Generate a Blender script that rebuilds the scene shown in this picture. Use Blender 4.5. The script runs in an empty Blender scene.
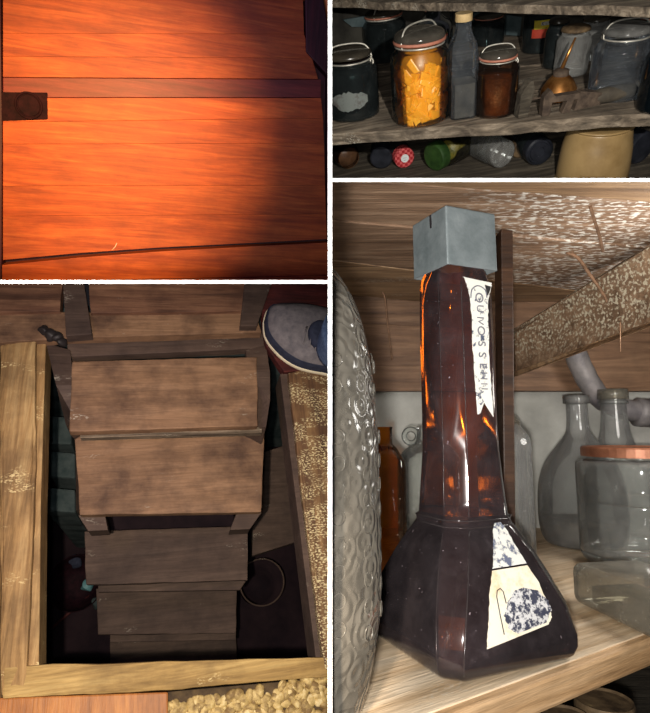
import bpy, bmesh, math, random
from mathutils import Vector, Matrix, noise

random.seed(7)
S = bpy.context.scene
COL = S.collection
F = 560.0
TH = math.atan(74 / 560)
RT = Vector((1, 0, 0)); FW = Vector((0, math.cos(TH), math.sin(TH))); UP = Vector((0, -math.sin(TH), math.cos(TH)))

def ray(px, py): return FW + RT * ((px - 325) / F) + UP * ((356.5 - py) / F)
def at(px, py, d): return ray(px, py) * d
def proj(p):
    d = p.dot(FW); return (325 + F * p.dot(RT) / d, 356.5 - F * p.dot(UP) / d, d)

# ------------------------------------------------------------------ camera
cam = bpy.data.cameras.new('camera'); co = bpy.data.objects.new('camera', cam); COL.objects.link(co)
co.rotation_euler = (math.pi / 2 + TH, 0, 0)
cam.sensor_fit = 'HORIZONTAL'; cam.sensor_width = 36; cam.lens = 36 * F / 650; cam.clip_start = 0.01
S.camera = co
S.view_settings.view_transform = 'Standard'; S.view_settings.look = 'None'
S.view_settings.exposure = 0; S.view_settings.gamma = 1; S.view_settings.use_curve_mapping = False
S.cycles.transparent_max_bounces = 32; S.cycles.max_bounces = 12
w = bpy.data.worlds.new('world'); S.world = w; w.use_nodes = True
w.node_tree.nodes['Background'].inputs[0].default_value = (0.02, 0.019, 0.022, 1)
w.node_tree.nodes['Background'].inputs[1].default_value = 0.5

# ------------------------------------------------------------------ materials
def lin(c):
    return tuple(((x / 255) / 12.92 if x / 255 <= .04045 else ((x / 255 + .055) / 1.055) ** 2.4) for x in c) + (1,)

class NT:
    def __init__(s, name):
        s.m = bpy.data.materials.new(name); s.m.use_nodes = True; s.t = s.m.node_tree; s.t.nodes.clear()
        s.out = s.n('ShaderNodeOutputMaterial')
    def n(s, typ, **kw):
        nd = s.t.nodes.new(typ)
        for k, v in kw.items(): setattr(nd, k, v)
        return nd
    def l(s, a, b): s.t.links.new(a, b)
    def coord(s, scale=(1, 1, 1), rnd=True, rot=(0, 0, 0)):
        tc = s.n('ShaderNodeTexCoord'); mp = s.n('ShaderNodeMapping')
        mp.inputs['Scale'].default_value = scale; mp.inputs['Rotation'].default_value = rot
        if rnd:
            at_ = s.n('ShaderNodeAttribute', attribute_name='rnd'); oi = s.n('ShaderNodeObjectInfo')
            ad = s.n('ShaderNodeMath', operation='ADD'); s.l(at_.outputs['Fac'], ad.inputs[0]); s.l(oi.outputs['Random'], ad.inputs[1])
            mu = s.n('ShaderNodeVectorMath', operation='SCALE'); mu.inputs[0].default_value = (3.7, 5.3, 2.9); s.l(ad.outputs[0], mu.inputs['Scale'])
            va = s.n('ShaderNodeVectorMath', operation='ADD'); s.l(tc.outputs['Object'], va.inputs[0]); s.l(mu.outputs[0], va.inputs[1])
            s.l(va.outputs[0], mp.inputs['Vector'])
        else:
            s.l(tc.outputs['Object'], mp.inputs['Vector'])
        return mp.outputs[0]
    def noise(s, v, scale, detail=4, rough=.6, dist=0):
        x = s.n('ShaderNodeTexNoise'); x.inputs['Scale'].default_value = scale; x.inputs['Detail'].default_value = detail
        x.inputs['Roughness'].default_value = rough; x.inputs['Distortion'].default_value = dist; s.l(v, x.inputs['Vector']); return x.outputs['Fac']
    def ramp(s, f, stops):
        x = s.n('ShaderNodeValToRGB'); e = x.color_ramp.elements
        while len(e) < len(stops): e.new(.5)
        for i, (p, c) in enumerate(stops):
            e[i].position = p; e[i].color = c if len(c) == 4 else (*c, 1)
        s.l(f, x.inputs['Fac']); return x.outputs['Color']
    def mix(s, f, a, b, mode='MIX'):
        x = s.n('ShaderNodeMix', data_type='RGBA', blend_type=mode)
        if isinstance(f, (int, float)): x.inputs[0].default_value = f
        else: s.l(f, x.inputs[0])
        for i, v in ((6, a), (7, b)):
            if isinstance(v, tuple): x.inputs[i].default_value = v
            else: s.l(v, x.inputs[i])
        return x.outputs[2]
    def bump(s, h, st, dist=.002):
        b = s.n('ShaderNodeBump'); b.inputs['Strength'].default_value = st; b.inputs['Distance'].default_value = dist
        s.l(h, b.inputs['Height']); return b.outputs[0]
    def bsdf(s, col, rough=.6, metal=0, bump=None, spec=.5, coat=0):
        b = s.n('ShaderNodeBsdfPrincipled')
        if isinstance(col, tuple): b.inputs['Base Color'].default_value = col
        else: s.l(col, b.inputs['Base Color'])
        if isinstance(rough, (int, float)): b.inputs['Roughness'].default_value = rough
        else: s.l(rough, b.inputs['Roughness'])
        b.inputs['Metallic'].default_value = metal; b.inputs['Specular IOR Level'].default_value = spec
        b.inputs['Coat Weight'].default_value = coat; b.inputs['Coat Roughness'].default_value = .25
        if bump: s.l(bump, b.inputs['Normal'])
        s.l(b.outputs[0], s.out.inputs['Surface']); return b

G0, G1 = (0, 0, 0, 1), (1, 1, 1, 1)
def wood(name, dark, mid, light, k=1.0, rough=.65, bump=.35, dirt=.4, dirtc=(20, 15, 12), speck=0, speckc=(205, 200, 185), spec=.4, coat=0, vert=False, speckmask=.5, sharp=1.0, grad=None, sscale=330):
    n = NT(name)
    sc = (3 * k, 3 * k, 40 * k) if vert == 'z' else ((40 * k, 3 * k, 40 * k) if vert else (3 * k, 40 * k, 40 * k))
    v = n.coord(sc)
    vu = n.coord((1, 1, 1))
    g1 = n.noise(v, 1.0, 5, .6, 1.2)
    sc2 = tuple(x * 5 for x in sc)
    g2 = n.noise(n.coord(sc2), 1.0, 3, .7)
    wv = n.n('ShaderNodeTexWave', wave_type='BANDS', bands_direction=('X' if vert is True else ('Z' if vert == 'z' else 'Y'))); wv.inputs['Scale'].default_value = 6 * k; wv.inputs['Distortion'].default_value = 7
    wv.inputs['Detail'].default_value = 2; wv.inputs['Detail Scale'].default_value = .6
    n.l(n.coord((.25, 1, 1) if not vert else ((1, .25, 1) if vert is True else (.3, .3, 1))), wv.inputs['Vector'])
    c = n.ramp(g1, [(.5 - .2 / sharp, lin(dark)), (.5, lin(mid)), (.5 + .2 / sharp, lin(light))])
    c = n.mix(.10, c, n.ramp(wv.outputs['Fac'], [(0, lin(dark)), (1, lin(light))]), 'MIX')
    c = n.mix(.3, c, n.ramp(g2, [(.3, (.35, .35, .35, 1)), (.6, (1.25, 1.25, 1.25, 1))]), 'MULTIPLY')
    at_ = n.n('ShaderNodeAttribute', attribute_name='rnd')
    c = n.mix(.55, c, n.ramp(at_.outputs['Fac'], [(0, (1, 1, 1, 1)), (.5, (.62, .6, .62, 1)), (1, (1.15, 1.12, 1.1, 1))]), 'MULTIPLY')
    if dirt:
        d = n.ramp(n.noise(vu, 9 * k, 5, .65), [(.42, G0), (.68, G1)])
        f = n.n('ShaderNodeMath', operation='MULTIPLY'); n.l(d, f.inputs[0]); f.inputs[1].default_value = dirt
        c = n.mix(f.outputs[0], c, lin(dirtc))
    if speck:
        d = n.ramp(n.noise(n.coord((.5, 1, 1)), sscale * k, 2, .5), [(.52, G0), (.6, G1)])
        mk = n.ramp(n.noise(n.coord((.5, 1.5, 1)), 14 * k, 3, .6), [(speckmask, G0), (speckmask + .08, G1)])
        if grad:
            tc = n.n('ShaderNodeTexCoord'); sx = n.n('ShaderNodeSeparateXYZ'); n.l(tc.outputs['Object'], sx.inputs[0])
            mr = n.n('ShaderNodeMapRange'); mr.inputs['From Min'].default_value = grad[1]; mr.inputs['From Max'].default_value = grad[2]; n.l(sx.outputs[grad[0]], mr.inputs[0])
            g_ = n.n('ShaderNodeMath', operation='MULTIPLY'); n.l(mk, g_.inputs[0]); n.l(mr.outputs[0], g_.inputs[1]); mk = g_.outputs[0]
        f = n.n('ShaderNodeMath', operation='MULTIPLY'); n.l(d, f.inputs[0]); n.l(mk, f.inputs[1])
        f2 = n.n('ShaderNodeMath', operation='MULTIPLY'); n.l(f.outputs[0], f2.inputs[0]); f2.inputs[1].default_value = speck
        c = n.mix(f2.outputs[0], c, lin(speckc))
    ad = n.n('ShaderNodeMath', operation='ADD'); n.l(g1, ad.inputs[0]); n.l(g2, ad.inputs[1])
    n.bsdf(c, rough, 0, n.bump(ad.outputs[0], bump, .003), spec, coat)
    return n.m

def plain(name, a, b=None, scale=40, rough=.6, metal=0, bump=.2, spec=.5, c3=None, lo=.35, hi=.65, dist=.0015, detail=5):
    n = NT(name); v = n.coord(); f = n.noise(v, scale, detail, .65)
    st = [(lo, lin(a)), (hi, lin(b or a))]
    if c3: st.append((min(hi + .12, 1), lin(c3)))
    n.bsdf(n.ramp(f, st), rough, metal, n.bump(n.noise(v, scale * 2.5, 4), bump, dist) if bump else None, spec)
    return n.m

def glass(name, tint, edge, dust=.08, dustc=(150, 150, 145), rough=.04, bump=0, bscale=60, ring=False, gl=1.0, dscale=35, fleck=True, edgep=.35):
    n = NT(name); v = n.coord()
    lw = n.n('ShaderNodeLayerWeight'); lw.inputs['Blend'].default_value = edgep
    tr = n.n('ShaderNodeBsdfTransparent'); n.l(n.mix(lw.outputs['Facing'], lin(tint), lin(edge)), tr.inputs['Color'])
    gs = n.n('ShaderNodeBsdfGlossy'); gs.inputs['Roughness'].default_value = rough; gs.inputs['Color'].default_value = (gl, gl, gl, 1)
    fr = n.n('ShaderNodeFresnel'); fr.inputs['IOR'].default_value = 1.5
    df = n.n('ShaderNodeBsdfDiffuse'); df.inputs['Color'].default_value = lin(dustc)
    if bump:
        if ring:
            vo = n.n('ShaderNodeTexVoronoi'); vo.inputs['Scale'].default_value = bscale; n.l(v, vo.inputs['Vector'])
            mm = n.n('ShaderNodeMath', operation='MULTIPLY'); mm.inputs[1].default_value = 16; n.l(vo.outputs['Distance'], mm.inputs[0])
            sn = n.n('ShaderNodeMath', operation='SINE'); n.l(mm.outputs[0], sn.inputs[0]); h = sn.outputs[0]
        else: h = n.noise(v, bscale, 3, .5)
        b = n.bump(h, bump, .002)
        for q in (gs, fr, df): n.l(b, q.inputs['Normal'])
    m1 = n.n('ShaderNodeMixShader'); n.l(fr.outputs[0], m1.inputs[0]); n.l(tr.outputs[0], m1.inputs[1]); n.l(gs.outputs[0], m1.inputs[2])
    dm = n.ramp(n.noise(v, dscale, 5, .7), [(.3, (dust * .5,) * 3), (.6, (dust,) * 3), (.75, (min(1, dust * 2),) * 3)])
    fac = dm
    if fleck:
        fl = n.ramp(n.noise(v, 600, 1, .5), [(.76, G0), (.79, G1)])
        mx = n.n('ShaderNodeMath', operation='MAXIMUM'); n.l(dm, mx.inputs[0]); n.l(fl, mx.inputs[1]); fac = mx.outputs[0]
    m2 = n.n('ShaderNodeMixShader'); n.l(fac, m2.inputs[0]); n.l(m1.outputs[0], m2.inputs[1]); n.l(df.outputs[0], m2.inputs[2])
    n.l(m2.outputs[0], n.out.inputs['Surface'])
    return n.m

def flaky(name, base, patch, scale, lo, hi, rough=.7, bump=.4):
    n = NT(name); v = n.coord(); f = n.ramp(n.noise(v, scale, 5, .75), [(lo, G0), (hi, G1)])
    n.bsdf(n.mix(f, lin(base), lin(patch)), rough, 0, n.bump(f, bump, .0006), .5)
    return n.m

M = {}
M['hatch'] = wood('varnished_orange_pine', (150, 66, 34), (184, 90, 42), (216, 120, 58), 1.3, .55, .05, .3, (70, 24, 18))
M['hatch2'] = wood('varnished_red_board', (92, 38, 40), (118, 50, 50), (140, 64, 58), 1.3, .5, .1, .25, (60, 24, 24))
M['darktrim'] = wood('dark_painted_trim', (42, 16, 30), (58, 22, 36), (78, 30, 42), 1.2, .6, .2, .3, (20, 8, 16), vert=True)
M['paletrim'] = wood('pale_orange_trim', (200, 120, 60), (225, 140, 80), (240, 160, 95), 1.2, .6, .2, 0, vert=True)
M['iron'] = plain('blackened_iron', (24, 12, 20), (44, 22, 30), 60, .75, 0, .08, .12)
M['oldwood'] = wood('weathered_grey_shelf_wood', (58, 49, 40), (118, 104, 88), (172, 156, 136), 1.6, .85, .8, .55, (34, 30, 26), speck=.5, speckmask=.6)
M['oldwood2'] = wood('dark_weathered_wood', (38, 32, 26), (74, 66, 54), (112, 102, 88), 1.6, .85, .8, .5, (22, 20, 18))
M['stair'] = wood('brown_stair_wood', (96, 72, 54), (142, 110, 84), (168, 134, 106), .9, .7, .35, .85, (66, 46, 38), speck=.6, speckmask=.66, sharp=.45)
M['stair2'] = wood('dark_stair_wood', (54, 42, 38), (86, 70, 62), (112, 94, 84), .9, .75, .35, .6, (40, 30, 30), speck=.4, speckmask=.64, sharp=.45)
M['beam'] = wood('dusty_beam_wood', (112, 86, 52), (168, 134, 88), (200, 170, 120), 1.1, .75, .5, .5, (70, 50, 36), speck=.8, speckmask=.6, vert=True, speckc=(235, 215, 160))
M['beamh'] = wood('dusty_sill_wood', (122, 96, 56), (172, 142, 88), (206, 178, 118), 1.1, .75, .4, .5, (90, 70, 44), speck=.7, speckmask=.6, speckc=(235, 215, 160))
M['speckbeam'] = wood('mould_speckled_beam', (70, 48, 36), (112, 82, 56), (150, 118, 80), 1.1, .75, .5, .5, (46, 30, 28), speck=1, speckmask=.42, vert=True, speckc=(214, 202, 160))
M['landing'] = wood('reddish_landing_boards', (84, 58, 46), (124, 88, 68), (152, 114, 88), 1, .7, .4, .5, (48, 26, 26), speck=.6, speckmask=.66)
M['darkred'] = wood('dark_red_boards', (52, 20, 24), (84, 34, 34), (110, 50, 44), 1, .7, .4, .5, (28, 12, 18))
M['orangefloor'] = wood('orange_floor_boards', (140, 84, 34), (172, 108, 46), (194, 130, 64), 1.2, .5, .2, .4, (90, 44, 26), vert=True)
M['plank4'] = wood('brown_underside_planks', (104, 78, 56), (156, 124, 92), (188, 154, 118), 1.6, .55, .3, .3, (52, 38, 30), speck=.35, speckmask=.62)
M['plank4s'] = wood('mould_spotted_plank', (98, 74, 56), (142, 112, 88), (178, 148, 122), 1.6, .55, .5, .3, (52, 38, 30), speck=1, speckmask=.34, speckc=(225, 220, 210), grad=('X', -.06, .02), sscale=170)
M['ledger4'] = wood('brown_ledger_board', (86, 62, 46), (124, 92, 68), (152, 118, 90), 1.6, .6, .3, .3, (40, 28, 24), vert=False)
M['brace4'] = wood('mould_spotted_brace', (108, 84, 64), (150, 120, 94), (180, 150, 120), 1.6, .6, .4, .3, (60, 46, 38), speck=1, speckmask=.3, speckc=(215, 205, 180), grad=('Z', -.04, -.012), sscale=190)
M['shelf4'] = wood('pale_pine_shelf', (172, 142, 106), (216, 192, 160), (236, 218, 192), 1.7, .55, .25, .18, (110, 80, 50), speck=.3, speckmask=.66)
M['shelfedge4'] = wood('worn_shelf_edge', (132, 98, 62), (186, 148, 106), (214, 180, 140), 1.7, .6, .3, .2, (80, 54, 34))
M['post4'] = wood('shadow_toned_post', (38, 24, 16), (62, 40, 26), (84, 56, 36), 2, .5, .2, .2, vert='z')
M['plaster'] = plain('grey_plaster', (178, 176, 168), (208, 206, 198), 14, .9, 0, .3, .2, detail=8)
M['darkwall'] = plain('dark_cellar_wall', (30, 28, 26), (62, 60, 54), 10, .9, 0, .6, .2)
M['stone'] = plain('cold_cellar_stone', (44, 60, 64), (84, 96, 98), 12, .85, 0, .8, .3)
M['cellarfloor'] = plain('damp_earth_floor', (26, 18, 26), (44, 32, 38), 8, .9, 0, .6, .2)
M['whiteframe'] = plain('white_painted_edge', (245, 245, 245), (250, 250, 250), 20, .8, 0, 0, .1)
M['blackboard'] = plain('matt_black_board', (12, 12, 12), (16, 16, 16), 20, .95, 0, 0, .05)
M['amber'] = glass('dark_amber_glass', (212, 146, 70), (90, 46, 20), .1, (140, 126, 130), .1, .06, 30, dscale=60)
M['ambersmall'] = glass('amber_glass', (236, 180, 90), (110, 60, 20), .03, (150, 130, 110))
M['ridge'] = glass('dusty_highlight_glass', (150, 110, 90), (90, 60, 50), .2, (130, 118, 118), .15)
M['clear'] = glass('dusty_clear_glass', (250, 252, 250), (172, 176, 174), .15, (200, 200, 196), .05, .1, 25)
M['clearblue'] = glass('greyish_blue_glass', (236, 242, 248), (130, 138, 146), .07, (160, 164, 170), .06, .15, 25)
M['slab'] = glass('thick_dusty_glass', (216, 214, 204), (130, 128, 118), .26, (186, 178, 162), .12, .35, 30)
M['carboy'] = glass('embossed_grey_glass', (150, 146, 138), (84, 80, 74), .42, (126, 120, 110), .16, .25, 100, ring=True, dscale=25)
M['clear2'] = glass('dull_grey_glass', (236, 238, 238), (136, 138, 138), .22, (190, 188, 184), .08, .1, 30)
M['darkglass'] = glass('blackish_glass', (100, 116, 116), (34, 42, 44), .1, (96, 106, 108), .05, .1, 20)
M['jarglass'] = glass('pickle_jar_glass', (250, 250, 246), (200, 180, 140), .02, (160, 160, 150), .04, .08, 20)
M['brownjar'] = glass('brown_jar_glass', (214, 180, 146), (110, 76, 54), .03, (130, 110, 100))
M['blueglass'] = glass('dark_blue_green_glass', (60, 84, 94), (20, 30, 38), .06, (60, 76, 86))
M['zinc'] = plain('galvanised_metal', (116, 126, 128), (150, 158, 160), 45, .5, .35, .35, .6, c3=(172, 178, 178), detail=7)
M['zincdark'] = plain('dull_pipe_metal', (96, 92, 96), (146, 140, 138), 25, .6, .3, .6, .5)
M['label'] = flaky('worn_silver_label', (236, 232, 222), (70, 78, 100), 160, .56, .62)
M['label2'] = flaky('stained_paper_label', (238, 228, 206), (222, 196, 158), 60, .5, .7)
M['labelworn'] = flaky('scratched_label_patch', (206, 204, 204), (54, 56, 74), 300, .46, .52)
M['labelgrey'] = flaky('greyed_label_paper', (222, 220, 212), (96, 102, 124), 170, .5, .58)
M['ink'] = plain('grey_ink', (112, 112, 122), None, 20, .6, 0, 0)
M['inkdark'] = plain('dark_ink', (38, 34, 36), None, 20, .6, 0, 0)
M['copper'] = plain('tarnished_copper', (150, 92, 44), (226, 160, 92), 30, .3, .85, .2, c3=(220, 170, 110))
M['copperlid'] = plain('copper_coloured_lid', (128, 78, 56), (168, 112, 84), 30, .45, .4, .2)
M['rusty'] = plain('rusty_tin', (66, 50, 34), (120, 98, 70), 60, .7, .3, .6, c3=(180, 160, 110))
M['rustdark'] = plain('rusty_iron_tool', (56, 44, 36), (98, 82, 68), 60, .8, .2, .8)
M['handle'] = plain('grey_worn_handle', (50, 44, 36), (78, 70, 58), 40, .8, 0, .4)
M['rubber'] = plain('pink_rubber_ring', (150, 92, 74), (184, 120, 98), 40, .6, 0, .2)
M['wire'] = plain('dull_wire', (160, 156, 146), (205, 200, 188), 60, .45, .5, .2)
M['greylid'] = glass('grey_glass_lid', (150, 140, 122), (70, 66, 60), .35, (116, 110, 100), .12)
M['darklid'] = plain('dark_jar_lid', (46, 42, 36), (70, 64, 54), 20, .25, .1, .1, .6)
M['fruit'] = plain('orange_fruit', (220, 146, 26), (236, 178, 58), 30, .35, 0, .2, .5)
M['syrup'] = plain('orange_syrup', (150, 96, 18), (176, 116, 26), 30, .4, 0, .1)
M['jam'] = plain('black_preserve', (16, 8, 10), (34, 16, 16), 20, .3, 0, .1, .6)
M['cola'] = plain('dark_brown_liquid', (20, 10, 10), (30, 15, 12), 8, .25, 0, 0, .5)
M['brownfruit'] = plain('brown_preserve', (66, 44, 30), (108, 76, 52), 45, .45, 0, 1.0, .5)
M['pickle'] = plain('green_pickle', (70, 72, 20), (128, 118, 40), 60, .4, 0, .7)
M['greenlid'] = plain('green_metal_lid', (34, 58, 26), (54, 84, 38), 40, .4, .1, .2)
M['blacklid'] = plain('black_metal_lid', (26, 28, 34), (44, 46, 54), 40, .35, .2, .1)
M['cork'] = plain('pale_cork', (150, 124, 80), (196, 168, 120), 60, .8, 0, .4)
M['paperworn'] = flaky('torn_grey_label', (150, 156, 152), (112, 104, 100), 40, .5, .62)
M['yellow'] = plain('yellow_label', (214, 196, 40), (230, 212, 70), 30, .6, 0, 0)
M['redlab'] = plain('red_label', (206, 70, 48), (222, 92, 64), 30, .6, 0, 0)
M['whitelab'] = plain('white_label', (200, 204, 204), (214, 216, 216), 30, .6, 0, 0)
M['crock'] = plain('beige_stoneware', (122, 96, 58), (164, 136, 92), 9, .4, 0, .1, .5, lo=.3, hi=.6)
M['shoe'] = plain('grey_blue_suede', (104, 102, 108), (132, 128, 132), 60, .9, 0, .25, .2)
M['shoedark'] = plain('dark_navy_trim', (44, 50, 68), (58, 64, 84), 60, .85, 0, .3, .2)
M['sole'] = plain('cream_rubber_sole', (226, 216, 186), (238, 230, 204), 50, .6, 0, .1)
M['denim'] = plain('blue_denim', (70, 92, 128), (104, 126, 160), 160, .9, 0, .4, .2)
M['pebble'] = plain('yellow_pebbles', (130, 106, 66), (206, 182, 122), 26, .7, 0, .4, c3=(240, 226, 180), lo=.42, hi=.56)
M['mortar'] = plain('dark_mortar', (60, 48, 36), (92, 76, 54), 40, .9, 0, .8)
M['cyan'] = plain('pale_blue_scrap', (90, 150, 160), (130, 180, 190), 40, .5, 0, .2)
M['scrap'] = plain('white_scrap', (200, 200, 205), None, 40, .6, 0, 0)
M['splinter'] = wood('wood_splinter', (90, 66, 46), (128, 96, 72), (160, 124, 96), 2, .7, .3, 0, vert=True)
# red checked lid
def check_mat():
    n = NT('red_checked_lid'); v = n.coord((1, 1, 1), False)
    ck = n.n('ShaderNodeTexChecker'); ck.inputs['Scale'].default_value = 170
    ck.inputs['Color1'].default_value = lin((150, 34, 40)); ck.inputs['Color2'].default_value = lin((200, 90, 90)); n.l(v, ck.inputs['Vector'])
    n.bsdf(ck.outputs['Color'], .4); return n.m
M['check'] = check_mat()

# ------------------------------------------------------------------ object plumbing
PANEL = {}          # object -> panel number, used to end things at the partition boards
CUR = [0, Matrix()]

def link(name, mesh_or_none, world=None, parent=None):
    o = bpy.data.objects.new(name, mesh_or_none); COL.objects.link(o)
    if parent: o.parent = parent
    if world is not None: o.matrix_world = world
    if mesh_or_none: PANEL[o.name] = CUR[0]
    return o
def info(o, label=None, cat=None, group=None, kind=None):
    if label: o['label'] = label
    if cat: o['category'] = cat
    if group: o['group'] = group
    if kind: o['kind'] = kind
    return o
def mk(bm, name, mat, parent=None, world=None, smooth=False):
    me = bpy.data.meshes.new(name); bmesh.ops.recalc_face_normals(bm, faces=bm.faces) if name not in NORECALC else None
    bm.to_mesh(me); bm.free()
    me.materials.append(M[mat])
    if smooth:
        for p in me.polygons: p.use_smooth = True
    return link(name, me, world, parent)
NORECALC = set()
def thing(name, label, cat, world, group=None):
    return info(link(name, None, world), label, cat, group)

def rig(panel, origin, up, yhint=None):
    z = up.normalized(); y = (yhint or FW); y = (y - z * y.dot(z)).normalized(); x = y.cross(z)
    m = Matrix((x, y, z)).transposed().to_4x4(); m.translation = origin
    return m
class Rig:
    def __init__(s, panel, origin, up, yhint=None):
        s.p = panel; s.m = rig(panel, origin, up, yhint); s.i = s.m.inverted()
    def use(s): CUR[0] = s.p; CUR[1] = s.m
    def hit(s, px, py, z=0.0):
        o = s.i.translation; d = (s.i.to_3x3() @ ray(px, py)); t = (z - o.z) / d.z
        return o + d * t
    def hity(s, px, py, y):
        o = s.i.translation; d = (s.i.to_3x3() @ ray(px, py)); t = (y - o.y) / d.y
        return o + d * t
    def proj(s, p): return proj(s.m @ Vector(p))
    def depth(s, p): return (s.m @ Vector(p)).dot(FW)
    def ztop(s, x, y, py):
        a, b = -2.0, 2.0
        lo, hi = -.6, 1.2
        for _ in range(50):
            mid = (lo + hi) / 2
            if s.proj((x, y, mid))[1] > py: lo = mid
            else: hi = mid
        return lo
    def T(s, x, y, z, rz=0, rx=0, ry=0):
        return s.m @ Matrix.Translation((x, y, z)) @ Matrix.Rotation(rz, 4, 'Z') @ Matrix.Rotation(ry, 4, 'Y') @ Matrix.Rotation(rx, 4, 'X')

# ------------------------------------------------------------------ mesh helpers
def prism(pts, dz, bev=0.0, bm=None, rnd=None, sub=0):
    """closed prism: pts are Vectors of the visible face, dz the Vector to the opposite face"""
    own = bm is None
    b = bmesh.new()
    t = [b.verts.new(p) for p in pts]; u = [b.verts.new(p + dz) for p in pts]
    b.faces.new(t); b.faces.new(list(reversed(u)))
    k = len(pts)
    for i in range(k): b.faces.new((t[i], u[i], u[(i + 1) % k], t[(i + 1) % k]))
    bmesh.ops.recalc_face_normals(b, faces=b.faces)
    if sub: bmesh.ops.subdivide_edges(b, edges=b.edges, cuts=sub, use_grid_fill=True)
    if bev: bmesh.ops.bevel(b, geom=[e for e in b.edges if e.calc_face_angle(0) > .3], offset=bev, segments=2, affect='EDGES', profile=.6)
    if own and rnd is None: return b
    return merge(bm if bm else bmesh.new(), b, rnd)
def merge(dst, src, rnd=None):
    ly = dst.faces.layers.float.get('rnd') or dst.faces.layers.float.new('rnd')
    mp = {}
    for v in src.verts: mp[v] = dst.verts.new(v.co)
    for f in src.faces:
        try: g = dst.faces.new([mp[v] for v in f.verts])
        except ValueError: continue
        g[ly] = rnd or 0.0; g.smooth = f.smooth
    src.free(); return dst
def wobble(b, amp, sc, seed=0):
    for v in b.verts:
        v.co += noise.noise_vector(v.co * sc + Vector((seed, seed * 2.3, 0))) * amp
    return b
def lathe(prof, seg=40, bm=None, cap=True):
    b = bm or bmesh.new(); rows = []
    for r, z in prof:
        if r < 1e-6: rows.append([b.verts.new((0, 0, z))])
        else: rows.append([b.verts.new((r * math.cos(2 * math.pi * i / seg), r * math.sin(2 * math.pi * i / seg), z)) for i in range(seg)])
    for a, c in zip(rows, rows[1:]):
        for i in range(seg):
            j = (i + 1) % seg
            if len(a) == 1 and len(c) == 1: continue
            if len(a) == 1: b.faces.new((a[0], c[j], c[i]))
            elif len(c) == 1: b.faces.new((a[i], a[j], c[0]))
            else: b.faces.new((a[i], a[j], c[j], c[i]))
    if cap:
        if len(rows[0]) > 1: b.faces.new(list(reversed(rows[0])))
        if len(rows[-1]) > 1: b.faces.new(rows[-1])
    return b
def smoothprof(pts, n=6):
    out = []
    P = [Vector((p[0], p[1], 0)) for p in pts]
    for i in range(len(P) - 1):
        p0 = P[max(i - 1, 0)]; p1 = P[i]; p2 = P[i + 1]; p3 = P[min(i + 2, len(P) - 1)]
        for k in range(n):
            t = k / n
            q = .5 * ((2 * p1) + (p2 - p0) * t + (2 * p0 - 5 * p1 + 4 * p2 - p3) * t * t + (3 * p1 - p0 - 3 * p2 + p3) * t ** 3)
            out.append((max(q.x, 0), q.y))
    out.append(pts[-1][:2]); return out
def tube(pts, r, seg=10, bm=None, closed=False, radii=None):
    b = bm or bmesh.new(); P = [Vector(p) for p in pts]; rows = []; n = len(P)
    prev = None
    for i, p in enumerate(P):
        if closed: t = (P[(i + 1) % n] - P[i - 1])
        else: t = (P[min(i + 1, n - 1)] - P[max(i - 1, 0)])
        t.normalize()
        a = prev if prev is not None else (Vector((0, 0, 1)) if abs(t.z) < .9 else Vector((1, 0, 0)))
        a = (a - t * a.dot(t)).normalized(); prev = a; c = t.cross(a)
        rr = radii[i] if radii else r
        rows.append([b.verts.new(p + (a * math.cos(2 * math.pi * k / seg) + c * math.sin(2 * math.pi * k / seg)) * rr) for k in range(seg)])
    m = n if closed else n - 1
    for i in range(m):
        A, B = rows[i], rows[(i + 1) % n]
        for k in range(seg): b.faces.new((A[k], A[(k + 1) % seg], B[(k + 1) % seg], B[k]))
    if not closed: b.faces.new(list(reversed(rows[0]))); b.faces.new(rows[-1])
    for f in b.faces: f.smooth = True
    return b
def curvepts(pts, n=8):
    P = [Vector(p) for p in pts]; out = []
    for i in range(len(P) - 1):
        p0 = P[max(i - 1, 0)]; p1 = P[i]; p2 = P[i + 1]; p3 = P[min(i + 2, len(P) - 1)]
        for k in range(n):
            t = k / n
            out.append(.5 * ((2 * p1) + (p2 - p0) * t + (2 * p0 - 5 * p1 + 4 * p2 - p3) * t * t + (3 * p1 - p0 - 3 * p2 + p3) * t ** 3))
    out.append(P[-1]); return out
def box(sx, sy, sz, bev=0, c=(0, 0, 0)):
    c = Vector(c)
    return prism([c + Vector((x * sx / 2, y * sy / 2, sz / 2)) for x, y in ((-1, -1), (1, -1), (1, 1), (-1, 1))], Vector((0, 0, -sz)), bev)
def textmesh(txt, size, extrude=0.0002):
    cu = bpy.data.curves.new('txt', 'FONT'); cu.body = txt; cu.size = size; cu.extrude = extrude; cu.align_x = 'CENTER'; cu.align_y = 'CENTER'; cu.resolution_u = 3
    o = bpy.data.objects.new('txt', cu); COL.objects.link(o)
    dg = bpy.context.evaluated_depsgraph_get(); me = bpy.data.meshes.new_from_object(o.evaluated_get(dg))
    bpy.data.objects.remove(o); return me
def centre(pts):
    c = Vector((0, 0, 0))
    for p in pts: c += p
    return c / len(pts)

def board(R, px, z, th, name, mat, label=None, cat=None, bev=.003, kind=None, parent=None, zs=None, group=None, amp=.0):
    """a board whose upper face has the pixel corners px on the plane z, th thick"""
    pts = [R.hit(x, y, (zs[i] if zs else z)) for i, (x, y) in enumerate(px)]
    c = centre(pts); b = prism([p - c for p in pts], Vector((0, 0, -th)), bev)
    if amp:
        bmesh.ops.subdivide_edges(b, edges=[e for e in b.edges if e.calc_length() > .08], cuts=14, use_grid_fill=True); wobble(b, amp, 22, px[0][0])
    o = mk(b, name, mat, parent, R.T(*c)); info(o, label, cat, group, kind); return o

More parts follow.
